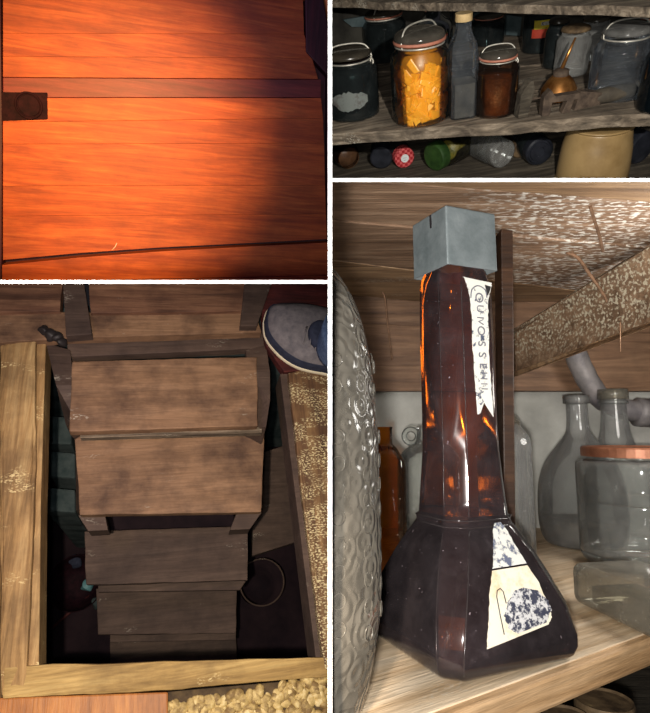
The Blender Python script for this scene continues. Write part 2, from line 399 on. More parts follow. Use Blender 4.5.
# ------------------------------------------------------------------ rigs
def camvec(x, u, f): return RT * x + UP * u + FW * f
R1 = Rig(1, at(165, 140, 1.2), -ray(165, 140), UP)
R2 = Rig(2, at(425, 122, 1.0), -camvec(.2, -1.15, 1))
R3 = Rig(3, at(165, 500, 1.2), -camvec(-.268, -.55, 1), UP)
ZS = -.132
R4 = Rig(4, Vector((0, 0, ZS)), Vector((0, 0, 1)), Vector((0, 1, 0)))

# ================================================================== the four compartments: added light-blocking partitions and white edges
CUR[0] = 0
def wedge(a0, a1, b0, b1, y0, y1, name, mat):
    """board between viewing directions; corners at its near (y0) and far (y1) ends"""
    pts = []
    b = bmesh.new(); v = []
    mx = (a0[0] + a1[0] + b1[0] + b0[0]) / 4; my = (a0[1] + a1[1] + b1[1] + b0[1]) / 4
    for d in (y0, y1):
        for (x, y) in (a0, a1, b1, b0):
            if d == y1 and name.startswith('trim'):
                if abs(x - mx) < 3: x += .6 if x < mx else -.6
                if abs(y - my) < 3: y += .6 if y < my else -.6
            v.append(b.verts.new(at(x, y, d)))
    for q in ((0, 1, 2, 3), (7, 6, 5, 4), (0, 4, 5, 1), (1, 5, 6, 2), (2, 6, 7, 3), (3, 7, 4, 0)): b.faces.new([v[i] for i in q])
    return info(mk(b, name, mat), kind='structure')
D0 = .20
wedge((328, -60), (332, -60), (328, 780), (332, 780), D0, D0 + .012, 'trim_1', 'whiteframe')
wedge((-60, 280.2), (328, 280.2), (-60, 283.6), (328, 283.6), D0, D0 + .012, 'trim_2', 'whiteframe')
wedge((332, 178.2), (720, 178.2), (332, 181.8), (720, 181.8), D0, D0 + .012, 'trim_3', 'whiteframe')
wedge((328.8, -160), (331.2, -160), (328.8, 860), (331.2, 860), D0 + .012, 2.6, 'baffle_centre', 'blackboard')  # added black baffle behind the frame, keeps lamps from spilling sideways
wedge((-260, 281.0), (328.8, 281.0), (-260, 282.8), (328.8, 282.8), D0 + .012, 2.6, 'wall_left', 'blackboard')  # added baffle between the left compartments, blocks stray lamp light
wedge((331.2, 179.0), (880, 179.0), (331.2, 181.0), (880, 181.0), D0 + .012, 2.6, 'wall_right', 'blackboard')  # added baffle between the right compartments

# ================================================================== 1: the orange trapdoor
R1.use()
door = thing('trapdoor', 'orange varnished pine trapdoor with a dark band and an iron ring pull', 'trapdoor', R1.T(*R1.hit(165, 140, -.02)))
def tpoly(px, z): return [R1.hit(x, y, z) - R1.hit(165, 140, -.02) for x, y in px]
bm = bmesh.new(); bm.faces.layers.float.new('rnd')
rows = [((3, -30), (322, -30), (322, 0), (3, 0)), ((3, 0), (303, 0), (304, 34), (3, 33.2)), ((3, 33.3), (304, 34.1), (312, 58), (3, 56.2)), ((3, 56.3), (312, 58.1), (318, 79), (3, 77)),
        ((3, 98), (321, 98), (323, 118), (3, 122)), ((3, 122.2), (323, 118.2), (324, 143), (3, 144)), ((3, 144.15), (324, 143.15), (325, 185), (3, 186)), ((3, 186.15), (325, 185.15), (326, 214), (3, 216)),
        ((3, 216.15), (326, 214.15), (327, 239), (250, 243), (160, 247.5), (80, 253), (3, 260))]
rn = [.1, .45, .3, .4, .95, .9, .15, .35, .2]
for q, r_ in zip(rows, rn): prism(tpoly(q, 0), Vector((0, 0, -.025)), .0004, bm, r_)
mk(bm, 'plank_panel', 'hatch', door)
o = mk(prism(tpoly([(3, 77.5), (321, 79.5), (321, 97.5), (3, 97.5)], -.003), Vector((0, 0, -.02)), .001), 'dark_board', 'hatch2', door); o['label'] = 'darker red-brown board across the trapdoor'
pl = mk(prism(tpoly([(1, 92), (47, 92.5), (47.5, 119.5), (1, 121)], .004), Vector((0, 0, -.006)), .0015), 'ring_plate', 'iron', door)
rc = R1.hit(28.5, 105.5, .008) - R1.hit(165, 140, -.02); rr = 10.6 * 1.2 / F * 1.03
mk(tube([rc + Vector((rr * math.cos(a), rr * math.sin(a), 0)) for a in [i * math.pi / 16 for i in range(32)]], .0022, 10, closed=True), 'pull_ring', 'iron', pl)
b = bmesh.new(); lathe([(0, .0012), (rr * .82, .0012), (rr * .86, 0)], 32, b); bmesh.ops.translate(b, verts=b.verts, vec=rc - Vector((0, 0, .004)))
mk(b, 'recessed_cup', 'iron', pl)
for sx, sy in ((6, 99), (6, 115), (43, 115), (43, 97)):
    b = lathe([(.0030, 0), (.003, .0012), (0, .0016)], 12); bmesh.ops.translate(b, verts=b.verts, vec=R1.hit(sx, sy, .004) - R1.hit(165, 140, -.02)); mk(b, 'screw', 'iron', pl)
# surrounding floor
fl = bmesh.new(); fl.faces.layers.float.new('rnd'); c1 = R1.hit(165, 270, 0)
for q, r_ in ((((-90, 271), (3, 265), (80, 257.5), (160, 251.5), (250, 246.5), (340, 242), (340, 275), (-90, 284)), .1), (((-90, 284.5), (340, 275.5), (340, 330), (-90, 330)), .3)):
    prism([R1.hit(x, y, .0) - c1 for x, y in q], Vector((0, 0, -.03)), .001, fl, r_)
info(mk(fl, 'floor', 'hatch', None, R1.T(*c1)), kind='structure')
board(R1, [(-110, -60), (-.5, -60), (2, 130), (1.5, 284), (-110, 284)], .006, .04, 'trim_4', 'darktrim', kind='structure')
board(R1, [(304, -60), (314, -60), (330, 36), (330, 78), (306, 52)], .003, .03, 'trim_5', 'darktrim', kind='structure')
board(R1, [(328, 68), (380, 60), (380, 284), (328.4, 284)], .006, .03, 'trim_6', 'darktrim', kind='structure')
board(R1, [(315, -60), (400, -60), (400, 60), (331, 34)], .001, .02, 'trim_7', 'paletrim', kind='structure')
board(R1, [(-110, -60), (400, -60), (400, 284), (-110, 284)], -.03, .02, 'wall_back', 'darktrim', kind='structure')
b = tube([R1.hit(x, y, .001) - R1.hit(115, 247, 0) for x, y in ((112, 250), (115, 247), (117, 243))], .0009, 6)
info(mk(b, 'straw', 'label2', None, R1.T(*R1.hit(115, 247, 0))), 'tiny pale straw lying by the lower seam of the orange boards', 'straw')

# ================================================================== 2: the cellar shelves with jars
R2.use()
# shelf boards
ms = board(R2, [(318, 135), (660, 113), (672, 86), (306, 102)], 0, .020, 'shelf_board', 'oldwood', 'weathered grey front shelf plank under the orange jar and the copper oil can', 'shelf board', .002, group='middle shelf planks', amp=.003)
board(R2, [(306, 100.5), (672, 84.5), (680, 60), (298, 76)], -.002, .028, 'shelf_board', 'oldwood', 'weathered plank just behind the front one on the middle shelf', 'shelf board', .002, group='middle shelf planks', amp=.003)
board(R2, [(298, 74.5), (680, 58.5), (690, 30), (290, 44)], -.001, .028, 'shelf_board', 'oldwood', 'rearmost weathered plank of the middle shelf, behind the oil can', 'shelf board', .002, group='middle shelf planks', amp=.003)
# upper shelf
UZ = .158
board(R2, [(310, 0), (672, 8), (672, -8), (310, -16)], UZ, .013, 'shelf_board', 'oldwood', 'grey weathered plank of the upper shelf, crossing above the jars', 'shelf board', .002, amp=.003)
LZ = -.155
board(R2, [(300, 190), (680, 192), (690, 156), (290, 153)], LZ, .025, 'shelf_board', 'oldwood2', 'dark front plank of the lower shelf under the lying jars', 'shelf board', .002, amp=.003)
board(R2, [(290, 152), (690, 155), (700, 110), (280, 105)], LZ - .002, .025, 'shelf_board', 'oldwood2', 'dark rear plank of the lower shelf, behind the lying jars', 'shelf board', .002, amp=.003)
yb = R2.hit(490, 40, 0).y + .02
bp = [Vector((-.8, yb, -.5)), Vector((1.0, yb, -.5)), Vector((1.0, yb, .6)), Vector((-.8, yb, .6))]
bc = centre(bp); info(mk(prism([p - bc for p in bp], Vector((0, .03, 0))), 'wall_back', 'darkwall', None, R2.T(*bc)), kind='structure')

def stand(R, cx, base, top, width, z0=0):
    """round thing: its lowest front pixel, the centre of its top, its width in pixels -> x, y, radius, height"""
    p = R.hit(cx, base, z0); r = width / 2 * R.depth(p) / F
    d = Vector((p.x - R.i.translation.x, p.y - R.i.translation.y, 0)).normalized()
    for _ in range(3):
        c = p + d * r; r = width / 2 * R.depth((c.x, c.y, c.z)) / F
    c = p + d * r
    return c.x, c.y, r, R.ztop(c.x, c.y, top) - z0

JAR = [(0, .004), (.86, .0), (.97, .02), (1, .08), (1, .62), (.97, .70), (.86, .765), (.78, .79), (.78, .84)]
def jarprof(R_, H, pr=JAR, n=4): return smoothprof([(a * R_, b * H) for a, b in pr], n)
def bail(root, R_, H, mat='wire', side=.9, zc=.82, top=1.02, twist=True, ang=0):
    """wire clamp: ring round the neck, hoop over the lid, twisted catch in front"""
    rn_ = .80 * R_; z = zc * H
    ring = [(rn_ * math.cos(a), rn_ * math.sin(a), z) for a in [i * math.pi / 16 for i in range(32)]]
    w_ = R_ * .03
    mk(tube(ring, w_, 6, closed=True), 'neck_wire', mat, root)
    ca, sa = math.cos(ang), math.sin(ang)
    hp = [(1.02, -.1, zc), (1.0, -.05, .90), (.7, .02, top - .01), (0, .05, top + .015), (-.7, .02, top - .01), (-1.0, -.05, .90), (-1.02, -.1, zc)]
    pts = [((x * ca - y * sa) * rn_, (x * sa + y * ca) * rn_, zz * H) for x, y, zz in hp]
    mk(tube(curvepts(pts, 5), w_, 6), 'bail_wire', mat, root)
    fp = [(1.0, -.1, zc + .01), (1.1, -.2, zc - .04), (1.04, -.25, zc - .09), (.98, -.2, zc - .03), (1.05, -.1, zc + .03)]
    pts = [((x * ca - y * sa) * rn_, (x * sa + y * ca) * rn_, zz * H) for x, y, zz in fp]
    mk(tube(curvepts(pts, 5), w_ * 1.2, 6), 'catch', mat, root)
def bailjar(R, cx, base, top, width, gl, lidmat, label, content=None, cfill=.72, z0=0, rz=0, gasket=True, wireon=True, name='preserving_jar', group=None, wang=0.3):
    x, y, r, h = stand(R, cx, base, top, width, z0)
    h *= 1.0
    root = thing(name, label, 'jar', R.T(x, y, z0 + .0006, rz), group)
    mk(lathe(jarprof(r, h), 44, cap=False), 'glass_body', gl, root, smooth=True)
    if content:
        k_ = .88 if content == 'syrup' else 1
        pr = [(0, .02), (.84 * k_, .02), (.93 * k_, .05), (.94 * k_, .1), (.94 * k_, min(.6, cfill))] + ([(.91 * k_, .68), (.80 * k_, .75), (.74 * k_, .80)] if cfill > .7 else []) + [(0, .80 if cfill > .7 else cfill)]
        mk(lathe([(a * r, b * h) for a, b in pr], 36, cap=False), 'contents', content, root, smooth=True)
    if gasket: mk(lathe([(.74 * r, .845 * h), (.86 * r, .845 * h), (.87 * r, .86 * h), (.86 * r, .875 * h), (.74 * r, .875 * h)], 36), 'rubber_gasket', 'rubber', root, smooth=True)
    mk(lathe(smoothprof([(.82 * r, .872 * h), (.84 * r, .90 * h), (.76 * r, .945 * h), (.5 * r, .975 * h), (.2 * r, .985 * h), (0, .985 * h)], 3), 36), 'lid', lidmat, root, smooth=True)
    if wireon: bail(root, r, h, ang=wang)
    return root, x, y, r, h

# dark jar at left
root, x, y, r, h = bailjar(R2, 355, 123, 47, 51, 'darkglass', 'darklid', 'black preserve jar with torn grey label and wire bail, left end of shelf', 'jam', .76, wang=-.2, gasket=False)
def wraplabel(root, r, z0, z1, a0, a1, mat, name='paper_label', jag=.0, off=1.02, n=16, lift=None):
    b = bmesh.new(); A = []; B = []
    for i in range(n + 1):
        t = i / n; a = a0 + (a1 - a0) * t; e = math.sin(math.pi * t)
        zz0 = z0 + jag * (1 - e) * (z1 - z0) * .5 + jag * (z1 - z0) * .1 * random.uniform(-1, 1); zz1 = z1 - jag * (1 - e) * (z1 - z0) * .35 + jag * (z1 - z0) * .1 * random.uniform(-1, 1)
        A.append(b.verts.new((r * off * math.cos(a), r * off * math.sin(a), zz0))); B.append(b.verts.new((r * off * math.cos(a), r * off * math.sin(a), zz1)))
    for i in range(n): b.faces.new((A[i], A[i + 1], B[i + 1], B[i]))
    ex = bmesh.ops.solidify(b, geom=b.faces[:], thickness=.0004)
    return mk(b, name, mat, root)
fa = -math.pi / 2
wraplabel(root, r, .18 * h, .46 * h, fa - .95, fa + .45, 'paperworn', jag=.7)
# orange fruit jar
oroot, ox, oy, orr, oh = bailjar(R2, 421, 128, 26, 56, 'jarglass', 'greylid', 'glass preserving jar full of orange fruit pieces, pink rubber ring, wire bail', 'syrup', .74, wang=.5)
k = 0
for i in range(80):
    a = -math.pi / 2 + random.uniform(-1.5, 1.5); zz = random.uniform(.07, .66) * oh; lay = orr * (random.uniform(.86, .90) if zz < .56 * oh else .83)
    s = random.uniform(.012, .019)
    b = prism([Vector((-s, -s * .42, 0)), Vector((s, -s * .5, 0)), Vector((s * .8, s * .45, 0)), Vector((-s * .7, s * .35, 0))], Vector((0, 0, -s * .8)), s * .12)
    rot = Matrix.Translation((lay * math.cos(a), lay * math.sin(a), zz)) @ Matrix.Rotation(a + math.pi / 2, 4, 'Z') @ Matrix.Rotation(math.pi / 2, 4, 'X') @ Matrix.Rotation(random.uniform(0, 3.1), 4, 'Z') @ Matrix.Rotation(random.uniform(-.35, .35), 4, 'X')
    info(mk(b, 'fruit_piece', 'fruit', None, R2.T(ox, oy, 0) @ rot), 'orange fruit piece packed inside the wire-bail jar', 'fruit piece', 'orange fruit pieces in the jar')
# square bottle
def sqsec(a, ch, z):
    c = a - ch
    return [Vector(p) for p in ((a, -c, z), (a, c, z), (c, a, z), (-c, a, z), (-a, c, z), (-a, -c, z), (-c, -a, z), (c, -a, z))]
def loft(secs, cap0=True, cap1=True):
    b = bmesh.new(); rows = [[b.verts.new(p) for p in s_] for s_ in secs]; k = len(rows[0])
    for A, B in zip(rows, rows[1:]):
        for i in range(k): b.faces.new((A[i], A[(i + 1) % k], B[(i + 1) % k], B[i]))
    if cap0: b.faces.new(list(reversed(rows[0])))
    if cap1: b.faces.new(rows[-1])
    return b
x, y, r, h = stand(R2, 461, 120, 13, 25)
root = thing('square_bottle', 'tall square clear bottle with pale stopper beside the orange fruit jar', 'bottle', R2.T(x, y, .0006, -.05))
mk(loft([sqsec(r * .93, r * .2, 0), sqsec(r, r * .22, .02 * h), sqsec(r, r * .22, .40 * h), sqsec(r * .99, r * .22, .62 * h), sqsec(r * .9, r * .3, .72 * h), sqsec(r * .62, r * .25, .80 * h), sqsec(r * .5, r * .2, .86 * h), sqsec(r * .5, r * .2, .93 * h)], True, False), 'glass_body', 'clearblue', root)
mk(lathe([(r * .5, .925 * h), (r * .62, .93 * h), (r * .62, 1.0 * h), (0, 1.0 * h)], 20), 'stopper', 'cork', root)
mk(loft([sqsec(r * .9, r * .2, .01 * h), sqsec(r * .94, r * .2, .36 * h)]), 'liquid', 'handle', root)
# amber jar
root, x, y, r, h = bailjar(R2, 494, 120, 47, 41, 'brownjar', 'greylid', 'brown preserve jar with pink ring and twisted wire, right of square bottle', 'brownfruit', .62, wang=-.1)
# behind, left to right
bailjar(R2, 386, 64, 8, 42, 'darkglass', 'darklid', 'dark glass bail jar in the back row behind the black preserve jar', 'blacklid', .3, wang=.8)
x, y, r, h = stand(R2, 433, 66, 12, 38)
root = thing('glass_jug', 'dark round jug in the back row behind the orange fruit jar', 'jug', R2.T(x, y, .0006))
mk(lathe(smoothprof([(0, 0), (.9 * r, 0), (r, .1 * h), (r, .6 * h), (.85 * r, .8 * h), (.45 * r, .95 * h), (.4 * r, 1.1 * h), (.46 * r, 1.12 * h)], 4), 36, cap=False), 'glass_body', 'darkglass', root, smooth=True)
mk(tube(curvepts([(.4 * r, 0, 1.0 * h), (.9 * r, 0, 1.0 * h), (.95 * r, 0, .75 * h)], 6), r * .08, 8), 'handle', 'darkglass', root)
bailjar(R2, 487, 47, 13, 32, 'darkglass', 'darklid', 'small dark jar in the back row behind the square bottle', None, .3, wireon=False)
bailjar(R2, 343, 52, 13, 24, 'darkglass', 'darklid', 'dark jar at far left of the back row, half hidden by the edge', 'jam', .4, wireon=False)
# pale plaster scraps behind
def card(R, px, yv, th, name, mat, label, cat):
    pts = [R.hity(a, b_, yv) for a, b_ in px]; c = centre(pts)
    return info(mk(prism([p - c for p in pts], Vector((0, th, 0)), .0008), name, mat, None, R.T(*c)), label, cat)
card(R2, [(343, 20), (366, 16), (366, 27), (352, 27)], yb - .012, .01, 'plaster_patch', 'stone', 'pale grey-green wall patch behind the jars at upper left', 'wall patch')
card(R2, [(507, 15), (522, 17), (520, 36), (506, 35)], yb - .012, .01, 'plaster_patch', 'stone', 'pale grey-green wall patch left of the yellow-labelled jar', 'wall patch')
card(R2, [(470, 12), (480, 12), (480, 27), (470, 27)], yb - .012, .01, 'plaster_patch', 'stone', 'small grey-green wall patch behind the square bottle', 'wall patch')
# labelled jar
x, y, r, h = stand(R2, 537, 55, 13, 31)
root = thing('labelled_jar', 'dark jar with a torn yellow and red label in the back row', 'jar', R2.T(x, y, .0006))
mk(lathe(jarprof(r, h * 1.5), 36, cap=False), 'glass_body', 'darkglass', root, smooth=True)
zt = h * .90; zm = h * .67; zb = h * .44
ly_ = wraplabel(root, r, zm, zt, fa - .75, fa + .75, 'yellow', 'yellow_label', off=1.03)
lr_ = wraplabel(root, r, zb, zm, fa - .85, fa + .7, 'redlab', 'red_label', off=1.03)
wraplabel(root, r, zm + .012 * .6, zt - .003, fa - .35, fa + .45, 'whitelab', 'white_band', off=1.045)
for tx, ty, sz in (('K - - P', .81, .010), ('---- ---', .71, .009)):
    me = textmesh(tx, sz); me.materials.append(M['inkdark']); q = link('lettering', me, None, root)
    q.matrix_local = Matrix.Translation((0, -r * 1.07, h * ty)) @ Matrix.Rotation(math.pi / 2, 4, 'X')
# leaning clear jar + others
bailjar(R2, 569, 78, 24, 32, 'clear2', 'rusty', 'grey glass jar with dark lid standing behind the copper oil can', None, wireon=False, gasket=False)
bailjar(R2, 590, 62, 14, 30, 'clear2', 'darklid', 'dull glass jar in the back row between oil can and large clear jar', None, wireon=False, gasket=False)
bailjar(R2, 553, 70, 16, 22, 'darkglass', 'darklid', 'narrow dark jar behind the oil can beside the labelled jar', None, wireon=False, gasket=False)
bailjar(R2, 613, 104, 22, 53, 'clearblue', 'clear2', 'large empty clear preserving jar with glass lid and wire bail', None, wang=-.1, gasket=False)
bailjar(R2, 657, 116, 32, 44, 'blueglass', 'blueglass', 'dark blue-green jar cut off by the right edge of the shelf view', 'blacklid', .5, wireon=False)
bailjar(R2, 645, 52, 12, 26, 'darkglass', 'rusty', 'dark jar with reddish lid in the back row at far right', None, wireon=False)
# copper oil can
x, y, r, h = stand(R2, 557, 104, 76, 34)
root = thing('oil_can', 'small tarnished copper oil can with long thin spout', 'oil can', R2.T(x, y, .0006))
hh = r * 1.55
mk(lathe(smoothprof([(.93 * r, 0), (r, .06 * hh), (r, .28 * hh), (.93 * r, .40 * hh), (.72 * r, .62 * hh), (.55 * r, .74 * hh), (.42 * r, .8 * hh)], 4), 36), 'body', 'copper', root, smooth=True)
mk(lathe([(.42 * r, .78 * hh), (.44 * r, .82 * hh), (.44 * r, .96 * hh), (.36 * r, 1.0 * hh), (.2 * r, 1.04 * hh), (0, 1.05 * hh)], 24), 'collar', 'rustdark', root, smooth=True)
lx = R2.proj((x, y, hh))
zt = R2.ztop(x + .016, y, 38)
mk(tube([(0, 0, hh), (.008, 0, (hh + zt) / 2), (.017, 0, zt)], .002, 10, radii=[.0035, .0026, .0016]), 'spout', 'copper', root)
# tools in front
def chunk(px, z0, depth_px, name, mat, label, cat):
    pass
p = R2.hit(526, 118, 0)
k_ = R2.depth(p) / F
root = info(mk(wobble(prism([Vector((a * k_, 0, b_ * k_)) for a, b_ in ((-8, 0), (2, 0), (6, 26), (4, 34), (0, 33), (-7, 22))], Vector((0, .02, 0)), .001), .0012, 60), 'wood_wedge', 'oldwood2', None, R2.T(p.x, p.y, .0008)), 'small pointed weathered wood block standing in front of the oil can', 'wood block')
p = R2.hit(545, 117, 0)
tool = thing('clamp_tool', 'rusty iron clamp lying at the shelf front beside the pointed block', 'tool', R2.T(p.x, p.y, .0008))
k_ = R2.depth(p) / F
mk(wobble(prism([Vector((a * k_, 0, b_ * k_)) for a, b_ in ((-3, 0), (5, 0), (6, 12), (34, 11), (34, 17), (8, 18), (3, 25), (-3, 19))], Vector((0, .014, 0)), .001), .001, 60), 'jaw', 'rustdark', tool)
mk(wobble(prism([Vector((a * k_, 0, b_ * k_)) for a, b_ in ((17, 0), (25, 0), (28, 12), (21, 12))], Vector((0, .012, 0)), .001), .001, 60), 'leg', 'rustdark', tool)
mk(wobble(prism([Vector((a * k_, .002, b_ * k_)) for a, b_ in ((30, 0), (56, 2), (56, 13), (34, 18))], Vector((0, .016, 0)), .001), .001, 60), 'shank', 'rustdark', tool)
mk(tube([Vector((-22 * k_, .016, 16 * k_)), Vector((0, .014, 16 * k_))], .0018, 8), 'rod', 'rustdark', tool)
hb = tube(curvepts([Vector((a * k_, .012, b_ * k_)) for a, b_ in ((52, 8), (60, 8.2), (74, 8.4), (88, 8.2), (94, 8))], 5), .01, 14, radii=[r_ * k_ for r_ in (6, 6.2, 6.5, 6.8, 7, 7.2, 7.4, 7.6, 7.7, 7.8, 7.8, 7.8, 7.8, 7.8, 7.7, 7.5, 7.2, 6.8, 6.0, 4.6, 2.0)])
info(mk(hb, 'tool_handle', 'handle', None, R2.T(p.x, p.y, .0008)), 'grey rounded wooden handle lying before the large clear jar', 'handle')

# lower shelf: jars lying on their sides, ends to the viewer
def lying(cx, cy, rad, length, yaw, body, lid, label, content=None, neck=False, name='lying_jar', labeldisc=False, recess=False):
    p = R2.hit(cx, cy + rad, LZ); r = rad * R2.depth(p) / F
    root = thing(name, label, 'jar', R2.T(p.x, p.y, LZ + r + .0006, yaw, math.pi / 2 * -1))
    # local z after the rx turn points away from the viewer
    L = length
    mk(lathe(smoothprof([(.8 * r, .012), (.84 * r, .02), (r * .97, .03), (r, .045), (r, L * .9), (.93 * r, L), (0, L)], 3), 36, cap=False), 'glass_body', body, root, smooth=True)
    if content: mk(lathe([(0, .03), (.9 * r, .035), (.93 * r, L * .88), (0, L * .95)], 28, cap=False), 'contents', content, root, smooth=True)
    if lid:
        prof = [(0, -.002), (.8 * r, -.002), (.9 * r, .0), (.93 * r, .004), (.93 * r, .018), (.85 * r, .02)]
        if recess: prof = [(0, .001), (.3 * r, .001), (.34 * r, -.001), (.62 * r, -.001), (.66 * r, .002), (.76 * r, .002), (.82 * r, -.002), (.93 * r, .001), (.95 * r, .005), (.95 * r, .018), (.85 * r, .02)]
        mk(lathe(prof, 36), 'lid', lid, root, smooth=False)
    if labeldisc:
        mk(lathe([(0, -.0032), (.36 * r, -.0032), (.37 * r, -.002)], 24), 'round_label', 'whitelab', root)
        for tx, ty, sz in (('--', .003, .009), ('---', -.002, .008)):
            me = textmesh(tx, sz, .0001); me.materials.append(M['ink']); q = link('lettering', me, None, root)
            q.matrix_local = Matrix.Translation((0, ty, -.0036)) @ Matrix.Rotation(math.pi, 4, 'X')
    return root
lying(352, 160, 13, .11, .15, 'brownjar', None, 'brown jar lying at the left end of the lower shelf', 'brownfruit')
lying(382, 158, 12, .11, -.25, 'darkglass', 'blacklid', 'dark jar lying on its side left of the red checked lid', 'jam')
lying(405, 158, 11, .10, .1, 'darkglass', 'check', 'lying jar with red checked lid and round white label', 'jam', labeldisc=True)
lying(434, 157, 15, .125, -1.0, 'jarglass', 'greenlid', 'lying jar of green pickles with a green lid', 'pickle')
lying(479, 153, 9, .08, -.2, 'clear', None, 'clear empty jar lying just right of the green pickle jar', None)
lying(502, 154, 15, .11, .3, 'clear', 'clear2', 'clear jar lying on its side left of the black ridged lid', None)
lying(519, 150, 9, .09, .1, 'brownjar', 'rusty', 'small brown jar lying half hidden between clear jar and black lid', 'brownfruit')
lying(538, 152, 14.5, .11, 0, 'darkglass', 'blacklid', 'lying jar seen by its black ridged lid, left of the crock', 'jam', recess=True)
# crock
x, y, r, h = stand(R2, 588, 192, 128, 66, LZ)
root = info(mk(lathe(smoothprof([(0, 0), (.95 * r, 0), (1.0 * r, .03 * h), (1.0 * r, .25 * h), (.96 * r, .62 * h), (.9 * r, .85 * h), (.87 * r, 1.02 * h), (.86 * r, 1.04 * h), (.86 * r, 1.1 * h), (0, 1.1 * h)], 4), 44, cap=False), 'stoneware_crock', 'crock', None, R2.T(x, y, LZ + .0006), smooth=True), 'beige glazed stoneware crock on the lower shelf', 'crock')
lying(638, 148, 17, .12, .3, 'blueglass', 'blacklid', 'dark blue jar lying at the right end of the lower shelf', 'jam')

# ================================================================== 3: the hatch and the cellar stairs
R3.use()
def zfor(px, py, depth):
    lo, hi = -3.0, .5
    for _ in range(50):
        m_ = (lo + hi) / 2
        if R3.depth(R3.hit(px, py, m_)) > depth: lo = m_
        else: hi = m_
    return lo
# frame round the opening
board(R3, [(-60, 283), (-4, 283), (0, 500), (-2, 770), (-60, 770)], .004, .05, 'frame_beam', 'beam', 'pale dusty outer beam at the far left of the hatch', 'beam', .006, amp=.004)
board(R3, [(0, 345), (36, 337), (35, 500), (26, 690), (0, 697)], 0, .03, 'frame_beam', 'beam', 'broad dusty beam along the left side of the hatch opening', 'beam', .005, amp=.003)
board(R3, [(36.5, 338), (46, 341), (41, 500), (39, 668), (26, 669), (35, 500)], -.012, .07, 'frame_beam', 'beam', 'narrow brown inner strip on the left edge of the hatch opening', 'beam', .003)
board(R3, [(2, 666), (330, 657), (332, 676), (170, 690), (2, 699)], 0, .035, 'frame_beam', 'beamh', 'pale dusty sill beam along the near edge of the hatch', 'beam', .004, amp=.003)
board(R3, [(288, 372), (330, 366), (340, 500), (346, 700), (324, 668), (300, 480)], .0, .04, 'frame_beam', 'speckbeam', 'mould-speckled beam on the right of the hatch, under the shoe', 'beam', .004, amp=.003)
board(R3, [(280, 374), (287.5, 372), (300, 480), (322, 662), (316, 660), (296, 500)], -.015, .08, 'frame_beam', 'stair2', 'dark reddish inner strip along the right side of the hatch', 'beam', .002)
board(R3, [(-60, 700), (168, 692), (168, 770), (-60, 770)], -.006, .03, 'floor', 'orangefloor', kind='structure')
gp = [(165, 692), (332, 677), (345, 770), (150, 770)]
board(R3, gp, -.02, .03, 'floor', 'mortar', kind='structure')
b = bmesh.new(); gc = R3.hit(250, 700, -.02)
for i in range(560):
    px_ = random.uniform(150, 328); py_ = random.uniform(676, 735)
    if py_ < 709 - (px_ - 150) * .19: continue
    q = R3.hit(px_, py_, -.02) - gc; s = random.uniform(.007, .015)
    t = bmesh.new(); bmesh.ops.create_icosphere(t, subdivisions=2, radius=s, matrix=Matrix.Translation(q) @ Matrix.Rotation(random.uniform(0, 3), 4, 'Z') @ Matrix.Diagonal((1, random.uniform(.5, .8), .6, 1)))
    for f in t.faces: f.smooth = True
    merge(b, t, random.random())
info(mk(b, 'gravel', 'pebble', None, R3.T(*gc)), 'yellowish gravel at the lower right corner beyond the hatch sill', 'gravel', kind='stuff')
# landing at the far side
board(R3, [(-60, 270), (64, 270), (60, 311), (-60, 314)], .02, .03, 'landing_board', 'landing', 'reddish landing board at the upper left, beyond the hatch', 'board', .002, amp=.002)
board(R3, [(88, 270), (250, 270), (246, 311), (90, 313)], .02, .03, 'landing_board', 'landing', 'reddish landing board at top centre between two battens', 'board', .002, amp=.002)
board(R3, [(262, 270), (360, 270), (360, 314), (262, 316)], .02, .03, 'landing_board', 'darkred', 'dark red landing board above the shoe', 'board', .002, amp=.002)
board(R3, [(262, 316), (360, 314), (360, 366), (284, 372), (266, 345)], .0, .03, 'landing_board', 'darkred', 'dark board lying under the shoe at the hatch corner', 'board', .002, amp=.002)
board(R3, [(62, 270), (82, 270), (92, 334), (66, 336)], .032, .03, 'batten', 'stair2', 'dark brown upright batten left of centre beyond the hatch', 'batten', .002)
board(R3, [(246, 270), (276, 270), (257, 326), (240, 326)], .032, .03, 'batten', 'stair2', 'dark slanting batten just left of the shoe', 'batten', .002)
board(R3, [(-60, 315), (62, 312), (255, 312), (262, 332), (68, 338), (-60, 346)], .008, .03, 'landing_board', 'stair', 'brown board along the far rim of the hatch opening', 'board', .002, amp=.002)
board(R3, [(66, 338), (266, 330), (268, 348), (68, 357)], -.03, .03, 'ledge_board', 'stair2', 'narrow dark ledge just above the top stair tread', 'board', .002, amp=.002)
# rag / rope knot at the top left corner
b = bmesh.new()
for q_, s_ in (((44, 331), .012), (50, 334) and ((50, 335), .014), ((57, 337), .013), ((61, 342), .010)):
    t_ = bmesh.new(); bmesh.ops.create_icosphere(t_, subdivisions=3, radius=s_, matrix=Matrix.Translation(R3.hit(*q_, .008) - R3.hit(50, 337, .012)))
    wobble(t_, .006, 60, q_[0]); merge(b, t_, 0)
info(mk(b, 'rag', 'inkdark', None, R3.T(*R3.hit(50, 337, .012)), smooth=True), 'small dark knotted rag at the upper left corner of the hatch', 'rag')
